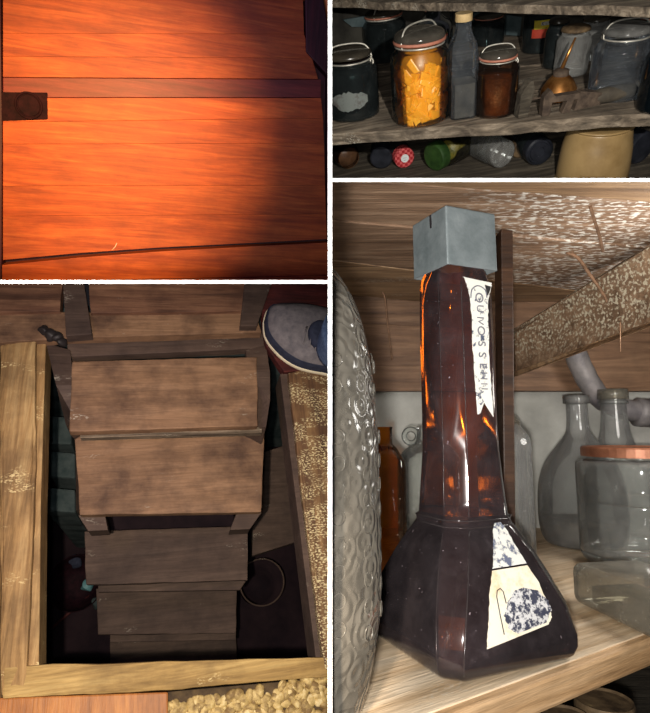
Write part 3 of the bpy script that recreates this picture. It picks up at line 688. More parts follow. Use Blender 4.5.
# stairs
st = thing('cellar_staircase', 'steep wooden cellar staircase descending through the hatch', 'staircase', R3.T(*R3.hit(168, 650, -.8)))
sc_ = R3.hit(168, 650, -.8)
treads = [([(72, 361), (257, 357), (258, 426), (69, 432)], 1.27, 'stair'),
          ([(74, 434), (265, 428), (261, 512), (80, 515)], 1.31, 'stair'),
          ([(84, 531), (248, 526), (248, 580), (86, 585)], 1.46, 'stair2'),  # lower treads: fading light put into a darker wood colour
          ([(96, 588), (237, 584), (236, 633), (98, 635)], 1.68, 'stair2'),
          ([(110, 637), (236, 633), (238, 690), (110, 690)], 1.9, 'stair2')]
zk = []
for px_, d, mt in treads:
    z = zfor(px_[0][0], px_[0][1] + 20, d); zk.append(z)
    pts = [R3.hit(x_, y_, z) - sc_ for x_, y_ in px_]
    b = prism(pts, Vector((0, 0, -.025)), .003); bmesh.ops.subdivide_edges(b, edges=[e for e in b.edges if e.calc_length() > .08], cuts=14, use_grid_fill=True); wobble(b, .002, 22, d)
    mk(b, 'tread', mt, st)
print('tread z', zk)
# lip under the first tread, riser strips
def spart(px, z, th, name, mt, bev=.002, zs=None):
    pts = [R3.hit(x_, y_, (zs[i] if zs else z)) - sc_ for i, (x_, y_) in enumerate(px)]
    return mk(prism(pts, Vector((0, 0, -th)), bev), name, mt, st)
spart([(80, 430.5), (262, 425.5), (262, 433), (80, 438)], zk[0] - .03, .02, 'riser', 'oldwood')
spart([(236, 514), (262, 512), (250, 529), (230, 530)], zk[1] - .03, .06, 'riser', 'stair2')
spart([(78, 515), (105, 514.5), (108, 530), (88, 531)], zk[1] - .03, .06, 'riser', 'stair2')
spart([(104, 513), (234, 511), (233, 529), (104, 532)], zk[2] - .09, .02, 'riser', 'cellarfloor')  # dark strip put in for the darkness of the open gap between treads
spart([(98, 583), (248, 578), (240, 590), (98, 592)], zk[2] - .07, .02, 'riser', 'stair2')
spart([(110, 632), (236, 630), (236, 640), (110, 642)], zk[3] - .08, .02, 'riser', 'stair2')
# stringers
lo = [(46, 343, -.02), (56, 385, zk[0] * .6), (66, 425, zk[0] - .0), (76, 436, zk[1]), (76, 510, zk[1]), (86, 530, zk[2] - .01)]
li = [(70, 350, -.02), (74, 385, zk[0] * .6), (78, 425, zk[0] - .05), (84, 436, zk[1] - .05), (84, 510, zk[1] - .05), (96, 530, zk[2] - .05)]
def strip(A, B, th):
    b = bmesh.new(); ra = []; 
    for (a, c) in zip(A, B):
        p = R3.hit(*a) - sc_; q = R3.hit(*c) - sc_; t = Vector((0, 0, -th))
        ra.append([b.verts.new(p), b.verts.new(q), b.verts.new(q + t), b.verts.new(p + t)])
    for X, Y in zip(ra, ra[1:]):
        for i in range(4): b.faces.new((X[i], X[(i + 1) % 4], Y[(i + 1) % 4], Y[i]))
    b.faces.new(ra[0]); b.faces.new(list(reversed(ra[-1]))); return b
mk(strip(lo, li, .06), 'stringer', 'stair2', st)
lo = [(266, 345, -.02), (270, 372, zk[0] * .6), (270, 400, zk[0]), (266, 427, zk[0] - .01), (261, 446, zk[1] - .01), (262, 508, zk[1] - .01), (249, 528, zk[2] - .01)]
li = [(246, 350, -.02), (248, 372, zk[0] * .6), (248, 400, zk[0] - .05), (248, 427, zk[0] - .05), (250, 446, zk[1] - .05), (250, 508, zk[1] - .05), (238, 528, zk[2] - .05)]
mk(strip(li, lo, .06), 'stringer', 'stair2', st)
# cellar shell
zf = -1.15
def slab(pts, dz, name, mat):
    c = centre(pts); return info(mk(prism([p - c for p in pts], dz), name, mat, None, R3.T(*c)), kind='structure')
a = R3.hit(45, 345, 0); bq = R3.hit(322, 662, 0)
x0, x1, y0, y1 = a.x - .22, bq.x + .30, bq.y - .75, a.y + .12
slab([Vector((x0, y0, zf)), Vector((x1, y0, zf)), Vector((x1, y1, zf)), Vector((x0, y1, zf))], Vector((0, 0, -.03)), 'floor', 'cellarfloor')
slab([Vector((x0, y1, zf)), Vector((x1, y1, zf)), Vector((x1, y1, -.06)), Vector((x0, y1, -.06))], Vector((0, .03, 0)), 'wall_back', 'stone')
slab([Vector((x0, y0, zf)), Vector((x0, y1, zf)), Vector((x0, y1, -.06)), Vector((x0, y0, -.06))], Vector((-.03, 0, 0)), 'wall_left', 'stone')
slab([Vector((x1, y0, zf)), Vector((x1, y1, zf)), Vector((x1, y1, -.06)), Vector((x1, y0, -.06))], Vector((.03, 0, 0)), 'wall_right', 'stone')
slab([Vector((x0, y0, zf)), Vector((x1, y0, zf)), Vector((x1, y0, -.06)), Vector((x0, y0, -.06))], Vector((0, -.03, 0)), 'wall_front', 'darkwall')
# stones in the left gap
for i, (cx_, cy_, w_, h_) in enumerate([(58, 430, 26, 30), (62, 465, 26, 28), (60, 500, 30, 26)]):
    zz = -.55
    q = [(cx_ - w_ / 2, cy_ - h_ / 2), (cx_ + w_ / 2, cy_ - h_ / 2 + 2), (cx_ + w_ / 2, cy_ + h_ / 2), (cx_ - w_ / 2, cy_ + h_ / 2 - 2)]
    board(R3, q, zz, zz - zf - .002, 'stone_block', 'stone', ['upper grey-blue stone in the gap left of the stairs', 'middle grey-blue stone in the gap left of the stairs', 'lower dark stone in the gap left of the stairs'][i], 'stone', .008, amp=.004)
board(R3, [(255, 455), (300, 440), (302, 540), (252, 556)], -.7, .04, 'plank', 'stair2', 'grey plank lying in the dark right of the stairs', 'plank', .003)
# basin and bucket on the cellar floor
def onfloor(cx, cy, rad, z): 
    p = R3.hit(cx, cy, z); return p, rad * R3.depth(p) / F
p, r = onfloor(76, 583, 26, zf + .1)
root = thing('basin', 'dark round basin of rubbish on the floor left of the stairs', 'basin', R3.T(p.x, p.y, zf + .001))
mk(lathe(smoothprof([(0, .004), (.6 * r, .0), (.9 * r, .05), (r, .1), (1.05 * r, .104), (1.0 * r, .096), (.86 * r, .05), (.5 * r, .012), (0, .01)], 4), 36, cap=False), 'bowl', 'iron', root, smooth=True)
for (cx_, cy_, s, mt, lab, cat, nm) in ((88, 585, .02, 'cyan', 'pale blue scrap in the basin left of the stairs', 'scrap', 'blue_scrap'), (102, 590, .014, 'scrap', 'tiny white scrap beside the basin', 'scrap', 'white_scrap'), (96, 602, .018, 'stone', 'dull green-grey lump in the basin left of the stairs', 'scrap', 'grey_lump'), (75, 562, .02, 'shoedark', 'dark bluish lump at the top of the basin', 'scrap', 'dark_lump')):
    q = R3.hit(cx_, cy_, zf + .07)
    b = bmesh.new(); bmesh.ops.create_icosphere(b, subdivisions=3, radius=s); wobble(b, s * .6, 40, cx_)
    info(mk(b, nm, mt, None, R3.T(*q), smooth=True), lab, cat)
b = tube([R3.hit(x_, y_, zf + .012) - R3.hit(72, 615, zf) for x_, y_ in ((52, 628), (70, 612), (90, 596))], .006, 8)
info(mk(b, 'stick', 'darkred', None, R3.T(*R3.hit(72, 615, zf))), 'dark thin stick on the floor below the basin', 'stick')
p, r = onfloor(262, 582, 22, zf + .2)
root = thing('bucket', 'dark round bucket with thin grey rim, right of the stairs', 'bucket', R3.T(p.x, p.y, zf + .001))
mk(lathe([(0, .002), (.75 * r, .0), (1.0 * r, .2), (.96 * r, .2), (.72 * r, .01), (0, .01)], 36, cap=False), 'pail', 'cellarfloor', root, smooth=True)
mk(tube([(r * math.cos(i * math.pi / 18), r * math.sin(i * math.pi / 18), .2) for i in range(36)], .003, 8, closed=True), 'rim', 'stair2', root)

# person: shoe and trouser leg at the right
sc = R3.hit(300, 345, .03)
kS = R3.depth(sc) / F
person = thing('person', 'foot in a grey-blue sneaker with cream sole stepping at the hatch corner', 'person', R3.T(*R3.hit(318, 345, .03)))
po = R3.hit(318, 345, .03)
def soleoutline(z, grow=0, zr=.03):
    px_ = [(262, 325), (266, 313), (276, 310.5), (295, 310), (312, 312), (335, 318), (352, 330), (360, 345), (352, 368), (335, 378), (322, 376), (308, 373.5), (294, 369), (280, 360), (268, 347), (263, 337)]
    c = (312, 343)
    out = []
    for x_, y_ in px_:
        x2 = c[0] + (x_ - c[0]) * (1 + grow); y2 = c[1] + (y_ - c[1]) * (1 + grow)
        out.append(R3.hit(x2, y2, zr) - po + Vector((0, 0, z)))
    return curvepts(out + [out[0]], 4)[:-1]
secs = [soleoutline(.002, -.02), soleoutline(.005, .0), soleoutline(.014, .0), soleoutline(.016, -.03)]
mk(loft(secs), 'sole', 'sole', person, smooth=True)
secs = [soleoutline(.014, -.025), soleoutline(.030, -.035), soleoutline(.048, -.10), soleoutline(.060, -.22), soleoutline(.068, -.40), soleoutline(.072, -.62)]
up_ = mk(loft(secs), 'shoe_upper', 'shoe', person, smooth=True)
secs = [soleoutline(.0155, -.02), soleoutline(.032, -.03), soleoutline(.042, -.055), soleoutline(.043, -.07)]
mk(loft(secs, False, False), 'toe_trim', 'shoedark', up_)
# tongue, collar and laces
tc = R3.hit(315, 350, .03) - po
mk(wobble(loft([[tc + Vector((.034 * math.cos(a_) * s_ + .0, .040 * math.sin(a_) * s_, z_)) for a_ in [i * math.pi / 10 for i in range(20)]] for s_, z_ in ((1, .05), (1, .08), (.9, .088), (.72, .09))]), .001, 40), 'shoe_collar', 'shoedark', up_, smooth=True)
for i in range(3):
    q = R3.hit(297 + i * 6, 350 + i * 3, .03) - po
    mk(tube([q + Vector((-.002, -.022, .070)), q + Vector((.004, 0, .082)), q + Vector((.012, .022, .078))], .0022, 8), 'shoelace', 'shoe', up_)
lc = R3.hit(323, 364, .03) - po
mk(wobble(loft([[lc + Vector((.034 * math.cos(a_) * s_, .056 * math.sin(a_) * s_ - .0, z_)) for a_ in [i * math.pi / 12 for i in range(24)]] for s_, z_ in ((.96, .07), (1, .085), (1, .10), (1.04, .13), (1.06, .16))]), .002, 30), 'trouser_leg', 'denim', person, smooth=True)

# ================================================================== 4: the amber bottle on the pine shelf
R4.use()
# shelf
sp = [R4.hit(x_, y_, 0) for x_, y_ in ((332, 758), (660, 634))]
d = (sp[1] - sp[0]).normalized(); nrm = Vector((-d.y, d.x, 0))
sa = sp[0] - d * .25; sb = sp[1] + d * .35
sh = thing('shelf_plank', 'pale worn pine shelf plank carrying the tall amber bottle', 'shelf board', R4.T(*((sa + sb) / 2)))
cc = (sa + sb) / 2
ang = math.atan2(d.y, d.x)
sh.matrix_world = R4.T(cc.x, cc.y, 0, ang)
L = (sb - sa).length
top = bmesh.new(); top.faces.layers.float.new('rnd')
for i, (u0, u1, r_) in enumerate(((.006, .115, .05), (.116, .23, .2), (.231, .36, .1), (.361, .56, .3))):
    prism([Vector((-L / 2, u0, 0)), Vector((L / 2, u0, 0)), Vector((L / 2, u1, 0)), Vector((-L / 2, u1, 0))], Vector((0, 0, -.015)), .0006, top, r_)
mk(top, 'plank_top', 'shelf4', sh)
mk(prism([Vector((-L / 2, 0, -.001)), Vector((L / 2, 0, -.001)), Vector((L / 2, .008, -.0008)), Vector((-L / 2, .008, -.0008))], Vector((0, 0, -.016)), .002), 'front_edge', 'shelfedge4', sh)

# hero bottle
Fp = R4.hit(455, 687, 0); phi = math.radians(23.5); s0 = .0835 * Fp.y / .29
e1 = Vector((math.cos(phi), math.sin(phi), 0)); e2 = Vector((-math.sin(phi), math.cos(phi), 0))
C = Fp + (e1 + e2) * (s0 / 2) + Vector((-.0022, -.001, 0))
print('bottle base', Fp, C, s0)
RB = R4.m @ Matrix.Translation((C.x, C.y, .0016)) @ Matrix.Rotation(math.radians(-.2), 4, 'Y') @ Matrix.Rotation(phi, 4, 'Z')
bottle = thing('decanter_bottle', 'tall dark amber bottle with square metal cap and pyramid base', 'bottle', RB)
K = Fp.y / .29
def zz(v): return (v + .132) * K
SEC = [(.084, .008, 0), (.089, .0085, .0025), (.0925, .009, .007), (.093, .0095, .013), (.087, .0105, .027), (.077, .011, .040), (.066, .011, .053), (.057, .0105, .061), (.0500, .0100, .0675)]
SEC2 = [(.0478, .0098, .0685), (.0478, .0098, .072), (.0455, .0098, .0735), (.0442, .0098, .082), (.0424, .0098, .096), (.0408, .0096, .110), (.0400, .0095, .132), (.0398, .0095, .190), (.0395, .0095, .210), (.0375, .0095, .2165), (.031, .009, .225)]
def halfw(z):
    A = [(t[2] * K, t[0] * K / 2, t[1] * K) for t in SEC + SEC2]
    for p_, q_ in zip(A, A[1:]):
        if p_[0] <= z <= q_[0]:
            t = (z - p_[0]) / (q_[0] - p_[0] + 1e-9); return p_[1] + (q_[1] - p_[1]) * t
    return A[-1][1] if z > 0 else A[0][1]
secs = [sqsec(a_ * K / 2, c_ * K, z_ * K) for a_, c_, z_ in SEC + SEC2]
b = loft(secs, True, False)
ve = [e for e in b.edges if abs((e.verts[0].co - e.verts[1].co).normalized().z) > .35]
bmesh.ops.bevel(b, geom=ve, offset=.0016, segments=3, affect='EDGES', profile=.5)
for f in b.faces: f.smooth = True
ob = mk(b, 'glass_body', 'amber', bottle, smooth=True)
def bodypt(z_, sgn, off=.0003):
    hw = halfw(z_); A = [(t[2] * K, t[1] * K) for t in SEC + SEC2]; c_ = A[-1][1]
    for p_, q_ in zip(A, A[1:]):
        if p_[0] <= z_ <= q_[0]: c_ = p_[1] + (q_[1] - p_[1]) * (z_ - p_[0]) / (q_[0] - p_[0] + 1e-9)
    return Vector((-(hw - c_) , -hw - off, z_)) if sgn > 0 else Vector((-hw - off, -(hw - c_), z_))
for sg in (1, -1):
    mk(tube([bodypt((.004 + .0635 * i / 24) * K, sg, -.0001) for i in range(25)], .00035 if sg > 0 else .0002, 8), 'edge_highlight', 'ridge', ob)  # thin pale tubes put the highlights along the glass corners into the shape
    mk(tube([bodypt((.074 + .135 * i / 24) * K, sg, -.0001) for i in range(25)], .0003 if sg > 0 else .00018, 8), 'edge_highlight', 'ridge', ob)
for zr_ in (.0685, .0722):
    sq = sqsec(.0481 * K / 2, .0098 * K, zr_ * K)
    mk(tube(sq, .0004, 8, closed=True), 'neck_ring', 'ridge', ob)
# dregs of liquid left in the foot of the bottle
secs = [sqsec(a_ * K / 2 - .003, c_ * K * .9, z_ * K + .002) for a_, c_, z_ in SEC + SEC2[:2]]
secs = [[v_ * 1.0 for v_ in q_] for q_ in secs]
mk(loft(secs), 'liquid', 'cola', bottle)
# cap
cs = .0372 * K / 2
capz0, capz1 = .2190 * K, .2555 * K
b = loft([[Vector((x_ * cs, y_ * cs, z_)) for x_, y_ in ((1, -1), (1, 1), (-1, 1), (-1, -1))] for z_ in (capz0, capz1)], False, True)
bmesh.ops.bevel(b, geom=[e for e in b.edges if not e.is_boundary], offset=.0012, segments=3, affect='EDGES', profile=.5)
bmesh.ops.solidify(b, geom=b.faces[:], thickness=.0008)
cap = mk(b, 'metal_cap', 'zinc', bottle)
mk(prism([Vector((-cs - .0006, -.004, capz1 - .010)), Vector((-cs - .0006, -.0025, capz1 - .010)), Vector((-cs - .0006, -.0022, capz1 - .001)), Vector((-cs - .0006, -.0038, capz1 - .001))], Vector((.001, 0, 0))), 'slot', 'inkdark', cap)
# labels on the face that looks right and forward: local -Y face
NR = RB.to_3x3() @ Vector((0, -1, 0))
def facepx(px, py, off=.0006):
    """pixel -> point on the -Y face of the bottle (local), by iteration"""
    inv = RB.inverted(); o = inv.translation; dd = inv.to_3x3() @ ray(px, py)
    t = .35
    for _ in range(30):
        p_ = o + dd * t; f = p_.y + halfw(p_.z)
        p2 = o + dd * (t + .0005); f2 = p2.y + halfw(p2.z)
        t -= f / ((f2 - f) / .0005 + 1e-9)
    p_ = o + dd * t; p_.y = -halfw(p_.z) - off; return p_
def ribbon(rows, name, mat, parent, off=.0006, n=6, jag=0, nu=6):
    b = bmesh.new(); G = []
    R_ = []
    for (a_, c_) in zip(rows, rows[1:]):
        for k in range(n):
            t = k / n; R_.append([a_[i] + (c_[i] - a_[i]) * t for i in range(4)])
    R_.append(list(rows[-1]))
    for i, (xl, yl, xr, yr) in enumerate(R_):
        jl = random.uniform(-jag, jag); jr = random.uniform(-jag, jag); row = []
        for u in range(nu + 1):
            t = u / nu; row.append(b.verts.new(facepx(xl + jl + (xr + jr - xl - jl) * t, yl + (yr - yl) * t, off)))
        G.append(row)
    for A, B in zip(G, G[1:]):
        for u in range(nu): b.faces.new((A[u], A[u + 1], B[u + 1], B[u]))
    bmesh.ops.recalc_face_normals(b, faces=b.faces)
    bmesh.ops.solidify(b, geom=b.faces[:], thickness=.0002)
    return mk(b, name, mat, parent)
nl = ribbon([(463, 277, 491, 283), (466, 283, 491, 286), (469, 295, 488, 298), (471, 315, 487.5, 318), (472.5, 350, 488.5, 352), (474.5, 385, 490.5, 386), (476, 402, 492, 403)], 'neck_label', 'label', bottle, jag=.5)
ribbon([(476, 402, 483.5, 402.4), (477, 414, 480, 413), (477.3, 414.5, 478.5, 414)], 'label_tail', 'label', nl, n=3, nu=2)
ribbon([(483.5, 402.4, 492, 403), (487, 408, 492.5, 410), (491.5, 415, 493, 417)], 'label_tail', 'label', nl, n=3, nu=2)
ribbon([(484, 285, 490, 287), (485, 290, 489, 291), (485, 295, 487, 296)], 'blue_scuff', 'inkdark', nl, off=.001, n=2, nu=2)
# embossed letters running down the neck label, with an arch over the first
for ch, cx_, cy_, sz in (('O', 478, 298, 13), ('U', 479, 309, 11), ('I', 479.3, 318, 11), ('V', 479.5, 322, 9), ('O', 480, 331, 12), ('S', 480.6, 344, 12), ('S', 481.2, 355, 12), ('E', 482, 366, 11), ('H', 482.6, 376, 11), ('I', 483, 384, 10), ('I', 483.4, 389, 10)):
    q = facepx(cx_, cy_, .0009)
    me = textmesh(ch, sz * .35 / F * 1.1, .0002); me.materials.append(M['ink'])
    o = link('lettering', me, None, nl); o.matrix_local = Matrix.Translation(q) @ Matrix.Rotation(math.pi / 2, 4, 'X') @ Matrix.Rotation(-math.pi / 2, 4, 'Z')
b = tube(curvepts([facepx(x_, y_, .0009) for x_, y_ in ((470, 298), (471, 290), (477, 286), (484, 290), (486, 298))], 5), .0004, 6)
mk(b, 'arch_line', 'ink', nl)
bl = ribbon([(494, 523, 500, 522), (492.5, 530, 505, 528), (493, 550, 515.5, 546), (492, 568.5, 526, 563)], 'upper_label', 'labelgrey', bottle, jag=.4)
b2 = ribbon([(491.5, 570.5, 526.5, 565), (489, 595, 538, 582), (488, 620, 548, 605), (486.5, 640, 551, 617), (486.5, 649, 548, 624)], 'lower_label', 'label2', bottle, jag=.5, nu=8)
ribbon([(513, 590, 522, 587), (506, 602, 536, 590), (503, 615, 547, 600), (508, 628, 550, 610), (516, 633, 546, 622)], 'worn_patch', 'labelworn', b2, off=.001, jag=1.0, nu=8)
b = tube([facepx(x_, y_, .001) for x_, y_ in ((503, 634), (499, 615), (495.5, 596), (496, 590), (499, 588), (502, 591), (505, 603))], .0003, 6); mk(b, 'arch_line', 'inkdark', b2)

# big embossed jar at left, nearest
cy_ = .262; cx_ = -.0155; RR = .0405
prof = smoothprof([(0, .001), (.020, .0), (.028, .006), (.034, .02), (.0385, .042), (RR, .06), (RR, .10), (.0395, .135), (.0365, .165), (.031, .188), (.022, .205), (.012, .214), (.012, .225)], 6)
NORECALC.add('glass_body')
cb = thing('embossed_carboy', 'large grey embossed glass carboy at the left edge, nearest of all', 'carboy', R4.T(cx_, cy_, .0008))
mk(lathe(prof, 72, cap=False), 'glass_body', 'carboy', cb, smooth=True)
mk(lathe([(0, .003), (.019, .003), (.026, .009), (.031, .020), (.034, .03), (0, .03)], 48, cap=False), 'sediment', 'handle', cb, smooth=True)
rings = bmesh.new()
for i in range(16):
    for j in range(5):
        z_ = .05 + i * .0105 + (.005 if j % 2 else 0); a_ = -.95 + j * .42 - .5
        if z_ > .17: continue
        rad = .0405 if z_ < .13 else .0385
        c_ = Vector((rad * math.cos(a_), rad * math.sin(a_), z_)); tn = Vector((-math.sin(a_), math.cos(a_), 0))
        tube([c_ + (tn * math.cos(t) + Vector((0, 0, 1)) * math.sin(t)) * .0030 for t in [k * math.pi / 8 for k in range(16)]], .00028, 5, rings, True)
mk(rings, 'embossed_rings', 'carboy', cb)

# ceiling planks above, ledger board, plaster wall
ZC = .305
def ceil(px, name, mat, label, th=.02, z=ZC, lift=0):
    pts = [R4.hit(x_, y_, z + lift) for x_, y_ in px]; c = centre(pts)
    b = prism([p_ - c for p_ in pts], Vector((0, 0, th)), .001); 
    return info(mk(b, name, mat, None, R4.T(*c)), label, 'board')
ceil([(300, 110), (700, 130), (700, 206), (300, 176)], 'overhead_plank', 'plank4', 'front plank overhead, a smooth tan strip along the top')
ceil([(300, 176.6), (700, 206.6), (700, 252), (300, 218)], 'overhead_plank', 'plank4s', 'overhead plank spotted with white mould, second from the front', lift=.002)
ceil([(300, 218.6), (700, 252.6), (700, 306), (300, 256)], 'overhead_plank', 'plank4s', 'overhead plank spotted with mould, third from the front', lift=.0)
ceil([(300, 256.6), (700, 306.6), (700, 330), (300, 290)], 'overhead_plank', 'plank4', 'rearmost overhead plank, brown, meeting the ledger board', lift=.002)
YL = .74
def vplank(px, yv, th, name, mat, label=None, cat=None, kind=None, bev=.001):
    pts = [R4.hity(a_, b_, yv) for a_, b_ in px]; c = centre(pts)
    return info(mk(prism([p_ - c for p_ in pts], Vector((0, th, 0)), bev), name, mat, None, R4.T(*c)), label, cat, None, kind)
vplank([(300, 270), (700, 270), (700, 345), (300, 335)], YL + .012, .02, 'ledger_board', 'ledger4', 'upper brown ledger board across the plaster wall', 'board')
vplank([(300, 322), (700, 335), (700, 391), (300, 391)], YL, .02, 'ledger_board', 'ledger4', 'lower brown ledger board with its bottom edge on the plaster', 'board')
vplank([(200, 240), (800, 240), (800, 640), (200, 640)], YL + .05, .03, 'wall_back', 'plaster', kind='structure')
# brace
def quad3(P, th, name, mat, label, cat, bev=.001):
    c = centre(P); return info(mk(prism([p_ - c for p_ in P], th, bev), name, mat, None, R4.T(*c)), label, cat)
R4w = lambda px, py, d_: R4.i @ at(px, py, d_)
quad3([R4w(514, 334, .72), R4w(640, 257, .548), R4w(700, 223, .462), R4w(700, 306, .45), R4w(640, 326, .53), R4w(516, 372, .715)], Vector((0, .02, .006)), 'diagonal_brace', 'brace4', 'slanting brace board covered with pale mould spots, at right', 'brace')
quad3([R4w(516, 371, .712), R4w(640, 325.5, .527), R4w(700, 305, .447), R4w(700, 310, .447), R4w(640, 331, .527), R4w(518, 376, .712)], Vector((0, .022, .0)), 'brace_edge_strip', 'plank4', 'thin pale strip along the lower edge of the slanting brace', 'strip')
# splinters
info(mk(tube(curvepts([R4w(x_, y_, .42) - R4w(597, 230, .42) for x_, y_ in ((590, 206), (595, 222), (600, 238), (603, 252))], 4), .0013, 6), 'wood_splinter', 'splinter', None, R4.T(*R4w(597, 230, .42))), 'thin brown splinter hanging from the overhead plank at upper right', 'splinter')
info(mk(tube(curvepts([R4w(x_, y_, .55) - R4w(588, 275, .55) for x_, y_ in ((566, 252), (578, 258), (590, 275), (602, 292), (607, 302))], 4), .0028, 6, radii=[.0019] * 9 + [.0017] * 4 + [.0012] * 4), 'wood_splinter', 'splinter', None, R4.T(*R4w(588, 275, .55))), 'curved grey splinter lying across the slanting brace', 'splinter')
info(mk(tube(curvepts([R4w(x_, y_, .715) - R4w(380, 320, .715) for x_, y_ in ((375, 284), (384, 295), (387, 320), (392, 360))], 4), .0012, 6), 'stray_thread', 'splinter', None, R4.T(*R4w(380, 320, .715))), 'thin stray thread on the ledger board left of the cap', 'thread')
info(mk(tube([R4w(x_, y_, .5) - R4w(620, 335, .5) for x_, y_ in ((620, 322), (620.5, 352))], .0005, 6), 'dangling_thread', 'splinter', None, R4.T(*R4w(620, 335, .5))), 'fine dusty thread hanging below the slanting brace', 'thread')
# pipe
PD = .705
pr = thing('drain_pipe', 'corroded grey pipe bending down in front of the plaster wall', 'pipe', R4.T(*R4w(600, 390, PD)))
pc = R4w(600, 390, PD)
mk(wobble(tube(curvepts([R4w(x_, y_, PD) - pc for x_, y_ in ((566, 330), (578, 360), (590, 384), (602, 399), (620, 408), (640, 411), (700, 413))], 6), .0135, 18), .0012, 90), 'pipe_run', 'zincdark', pr, smooth=True)
q = [R4w(x_, y_, PD) - pc for x_, y_ in ((636, 412), (641, 412.6), (650, 413))]
mk(tube(q, .018, 18), 'pipe_collar', 'zincdark', pr)
# post behind the bottle; its height and dark colour stand in for cap shadow
vplank([(501, 229), (513, 230), (516, 587), (505, 587)], .47, .02, 'wood_post', 'post4', 'narrow wooden upright behind the amber bottle, darkened to stand for cap shadow', 'post')

# glassware
def glassthing(cx, base, top, width, prof, name, label, cat, mat, extras=None, z0=0, seg=44, rz=0):
    x, y, r, h = stand(R4, cx, base, top, width, z0)
    root = thing(name, label, cat, R4.T(x, y, z0 + .0006, rz))
    mk(lathe(smoothprof([(a_ * r, b_ * h) for a_, b_ in prof], 5), seg, cap=False), 'glass_body', mat, root, smooth=True)
    return root, r, h
root, r, h = glassthing(585, 553, 396, 84, [(0, .01), (.7, .0), (.9, .03), (1.0, .14), (1.0, .30), (.95, .42), (.8, .54), (.5, .66), (.3, .74), (.25, .82), (.245, .97), (.25, .985)], 'round_bottle', 'dusty round-bellied clear bottle with slim neck, left of second bottle', 'bottle', 'clear2')
mk(lathe([(.25 * r, .94 * h), (.31 * r, .945 * h), (.31 * r, .995 * h), (.25 * r, 1.0 * h), (.2 * r, 1.0 * h), (.2 * r, .94 * h)], 28), 'lip', 'clear2', root, smooth=True)
mk(lathe([(0, .01 * h), (.85 * r, .03 * h), (.95 * r, .14 * h), (.95 * r, .16 * h), (0, .16 * h)], 28, cap=False), 'sediment', 'handle', root, smooth=True)
root, r, h = glassthing(623, 550, 390, 78, [(0, .01), (.9, .0), (1.0, .05), (1.0, .40), (.85, .52), (.5, .62), (.38, .70), (.32, .82), (.31, .98)], 'second_bottle', 'clear bottle with ringed neck standing behind the lidded jar', 'bottle', 'clear2')
mk(lathe([(.31 * r, .93 * h), (.38 * r, .935 * h), (.38 * r, 1.0 * h), (.25 * r, 1.0 * h), (.25 * r, .93 * h)], 28), 'lip', 'slab', root, smooth=True)
mk(lathe([(.33 * r, .90 * h), (.37 * r, .905 * h), (.37 * r, .92 * h), (.33 * r, .925 * h)], 28), 'neck_ring', 'clear', root, smooth=True)
root, r, h = glassthing(649, 578, 452, 124, [(0, .02), (.8, .0), (.93, .02), (.985, .07), (.97, .10), (1.0, .14), (1.0, .52), (.985, .55), (1.0, .58), (1.0, .84), (.97, .90), (.86, .925), (.8, .93), (.8, .97)], 'lidded_jar', 'large clear glass jar with copper-coloured lid at the right edge', 'jar', 'clear')
mk(lathe([(.8 * r, .955 * h), (.9 * r, .955 * h), (.9 * r, 1.03 * h), (.87 * r, 1.045 * h), (.8 * r, 1.045 * h), (.78 * r, 1.03 * h), (0, 1.03 * h)], 44), 'lid', 'copperlid', root, smooth=False)
# jug with finger loop
root, r, h = glassthing(432, 560, 432, 66, [(0, .01), (.9, .0), (1, .06), (1, .66), (.9, .80), (.6, .88), (.42, .92), (.38, 1.03), (.42, 1.04)], 'loop_handled_jug', 'clear glass jug with small ring handle, behind the amber bottle', 'jug', 'clear')
mk(tube([(-.56 * r + .21 * r * math.cos(t), 0, .96 * h + .21 * r * math.sin(t)) for t in [k * math.pi / 12 for k in range(24)]], .0032, 10, closed=True), 'loop_handle', 'clear', root)
# small amber flask behind the carboy
def flask(px0, px1, base, top, yv, depth, name, mat, label, shoulder=.25, neck=True):
    A = R4.hity(px0, base, yv); B = R4.hity(px1, base, yv); T_ = R4.hity(px0, top, yv)
    w_ = (B.x - A.x) / 2; hh = T_.z
    root = thing(name, label, 'bottle', R4.T((A.x + B.x) / 2, yv + depth / 2, .0006))
    S_ = []
    for a_, z_ in ((.94, 0), (1, .02), (1, 1 - shoulder), (.93, 1 - shoulder * .6), (.6, 1 - shoulder * .15), (.42, 1)) + (((.4, 1.1), (.44, 1.12)) if neck else ()):
        S_.append([Vector((x_ * w_ * a_, y_ * depth / 2 * (a_ if a_ > .5 else a_), z_ * hh)) for x_, y_ in ((1, -.7), (1, .7), (.75, 1), (-.75, 1), (-1, .7), (-1, -.7), (-.75, -1), (.75, -1))])
    b = loft(S_, True, not neck)
    bmesh.ops.bevel(b, geom=[e for e in b.edges if e.calc_face_angle(0) > .3 and not e.is_boundary], offset=.0015, segments=2, affect='EDGES')
    mk(b, 'glass_body', mat, root, smooth=True); return root
flask(366, 408, 540, 445, .47, .035, 'amber_flask', 'ambersmall', 'small flat amber flask between the grey carboy and tall amber bottle', .18)
flask(503, 540, 552, 424, .50, .05, 'clear_flask', 'clear2', 'rectangular clear glass bottle just right of the wooden upright', .14, neck=False)
flask(503, 528, 533, 410, .60, .04, 'grey_flask', 'slab', 'narrow grey glass bottle behind the rectangular clear bottle', .14, neck=False)
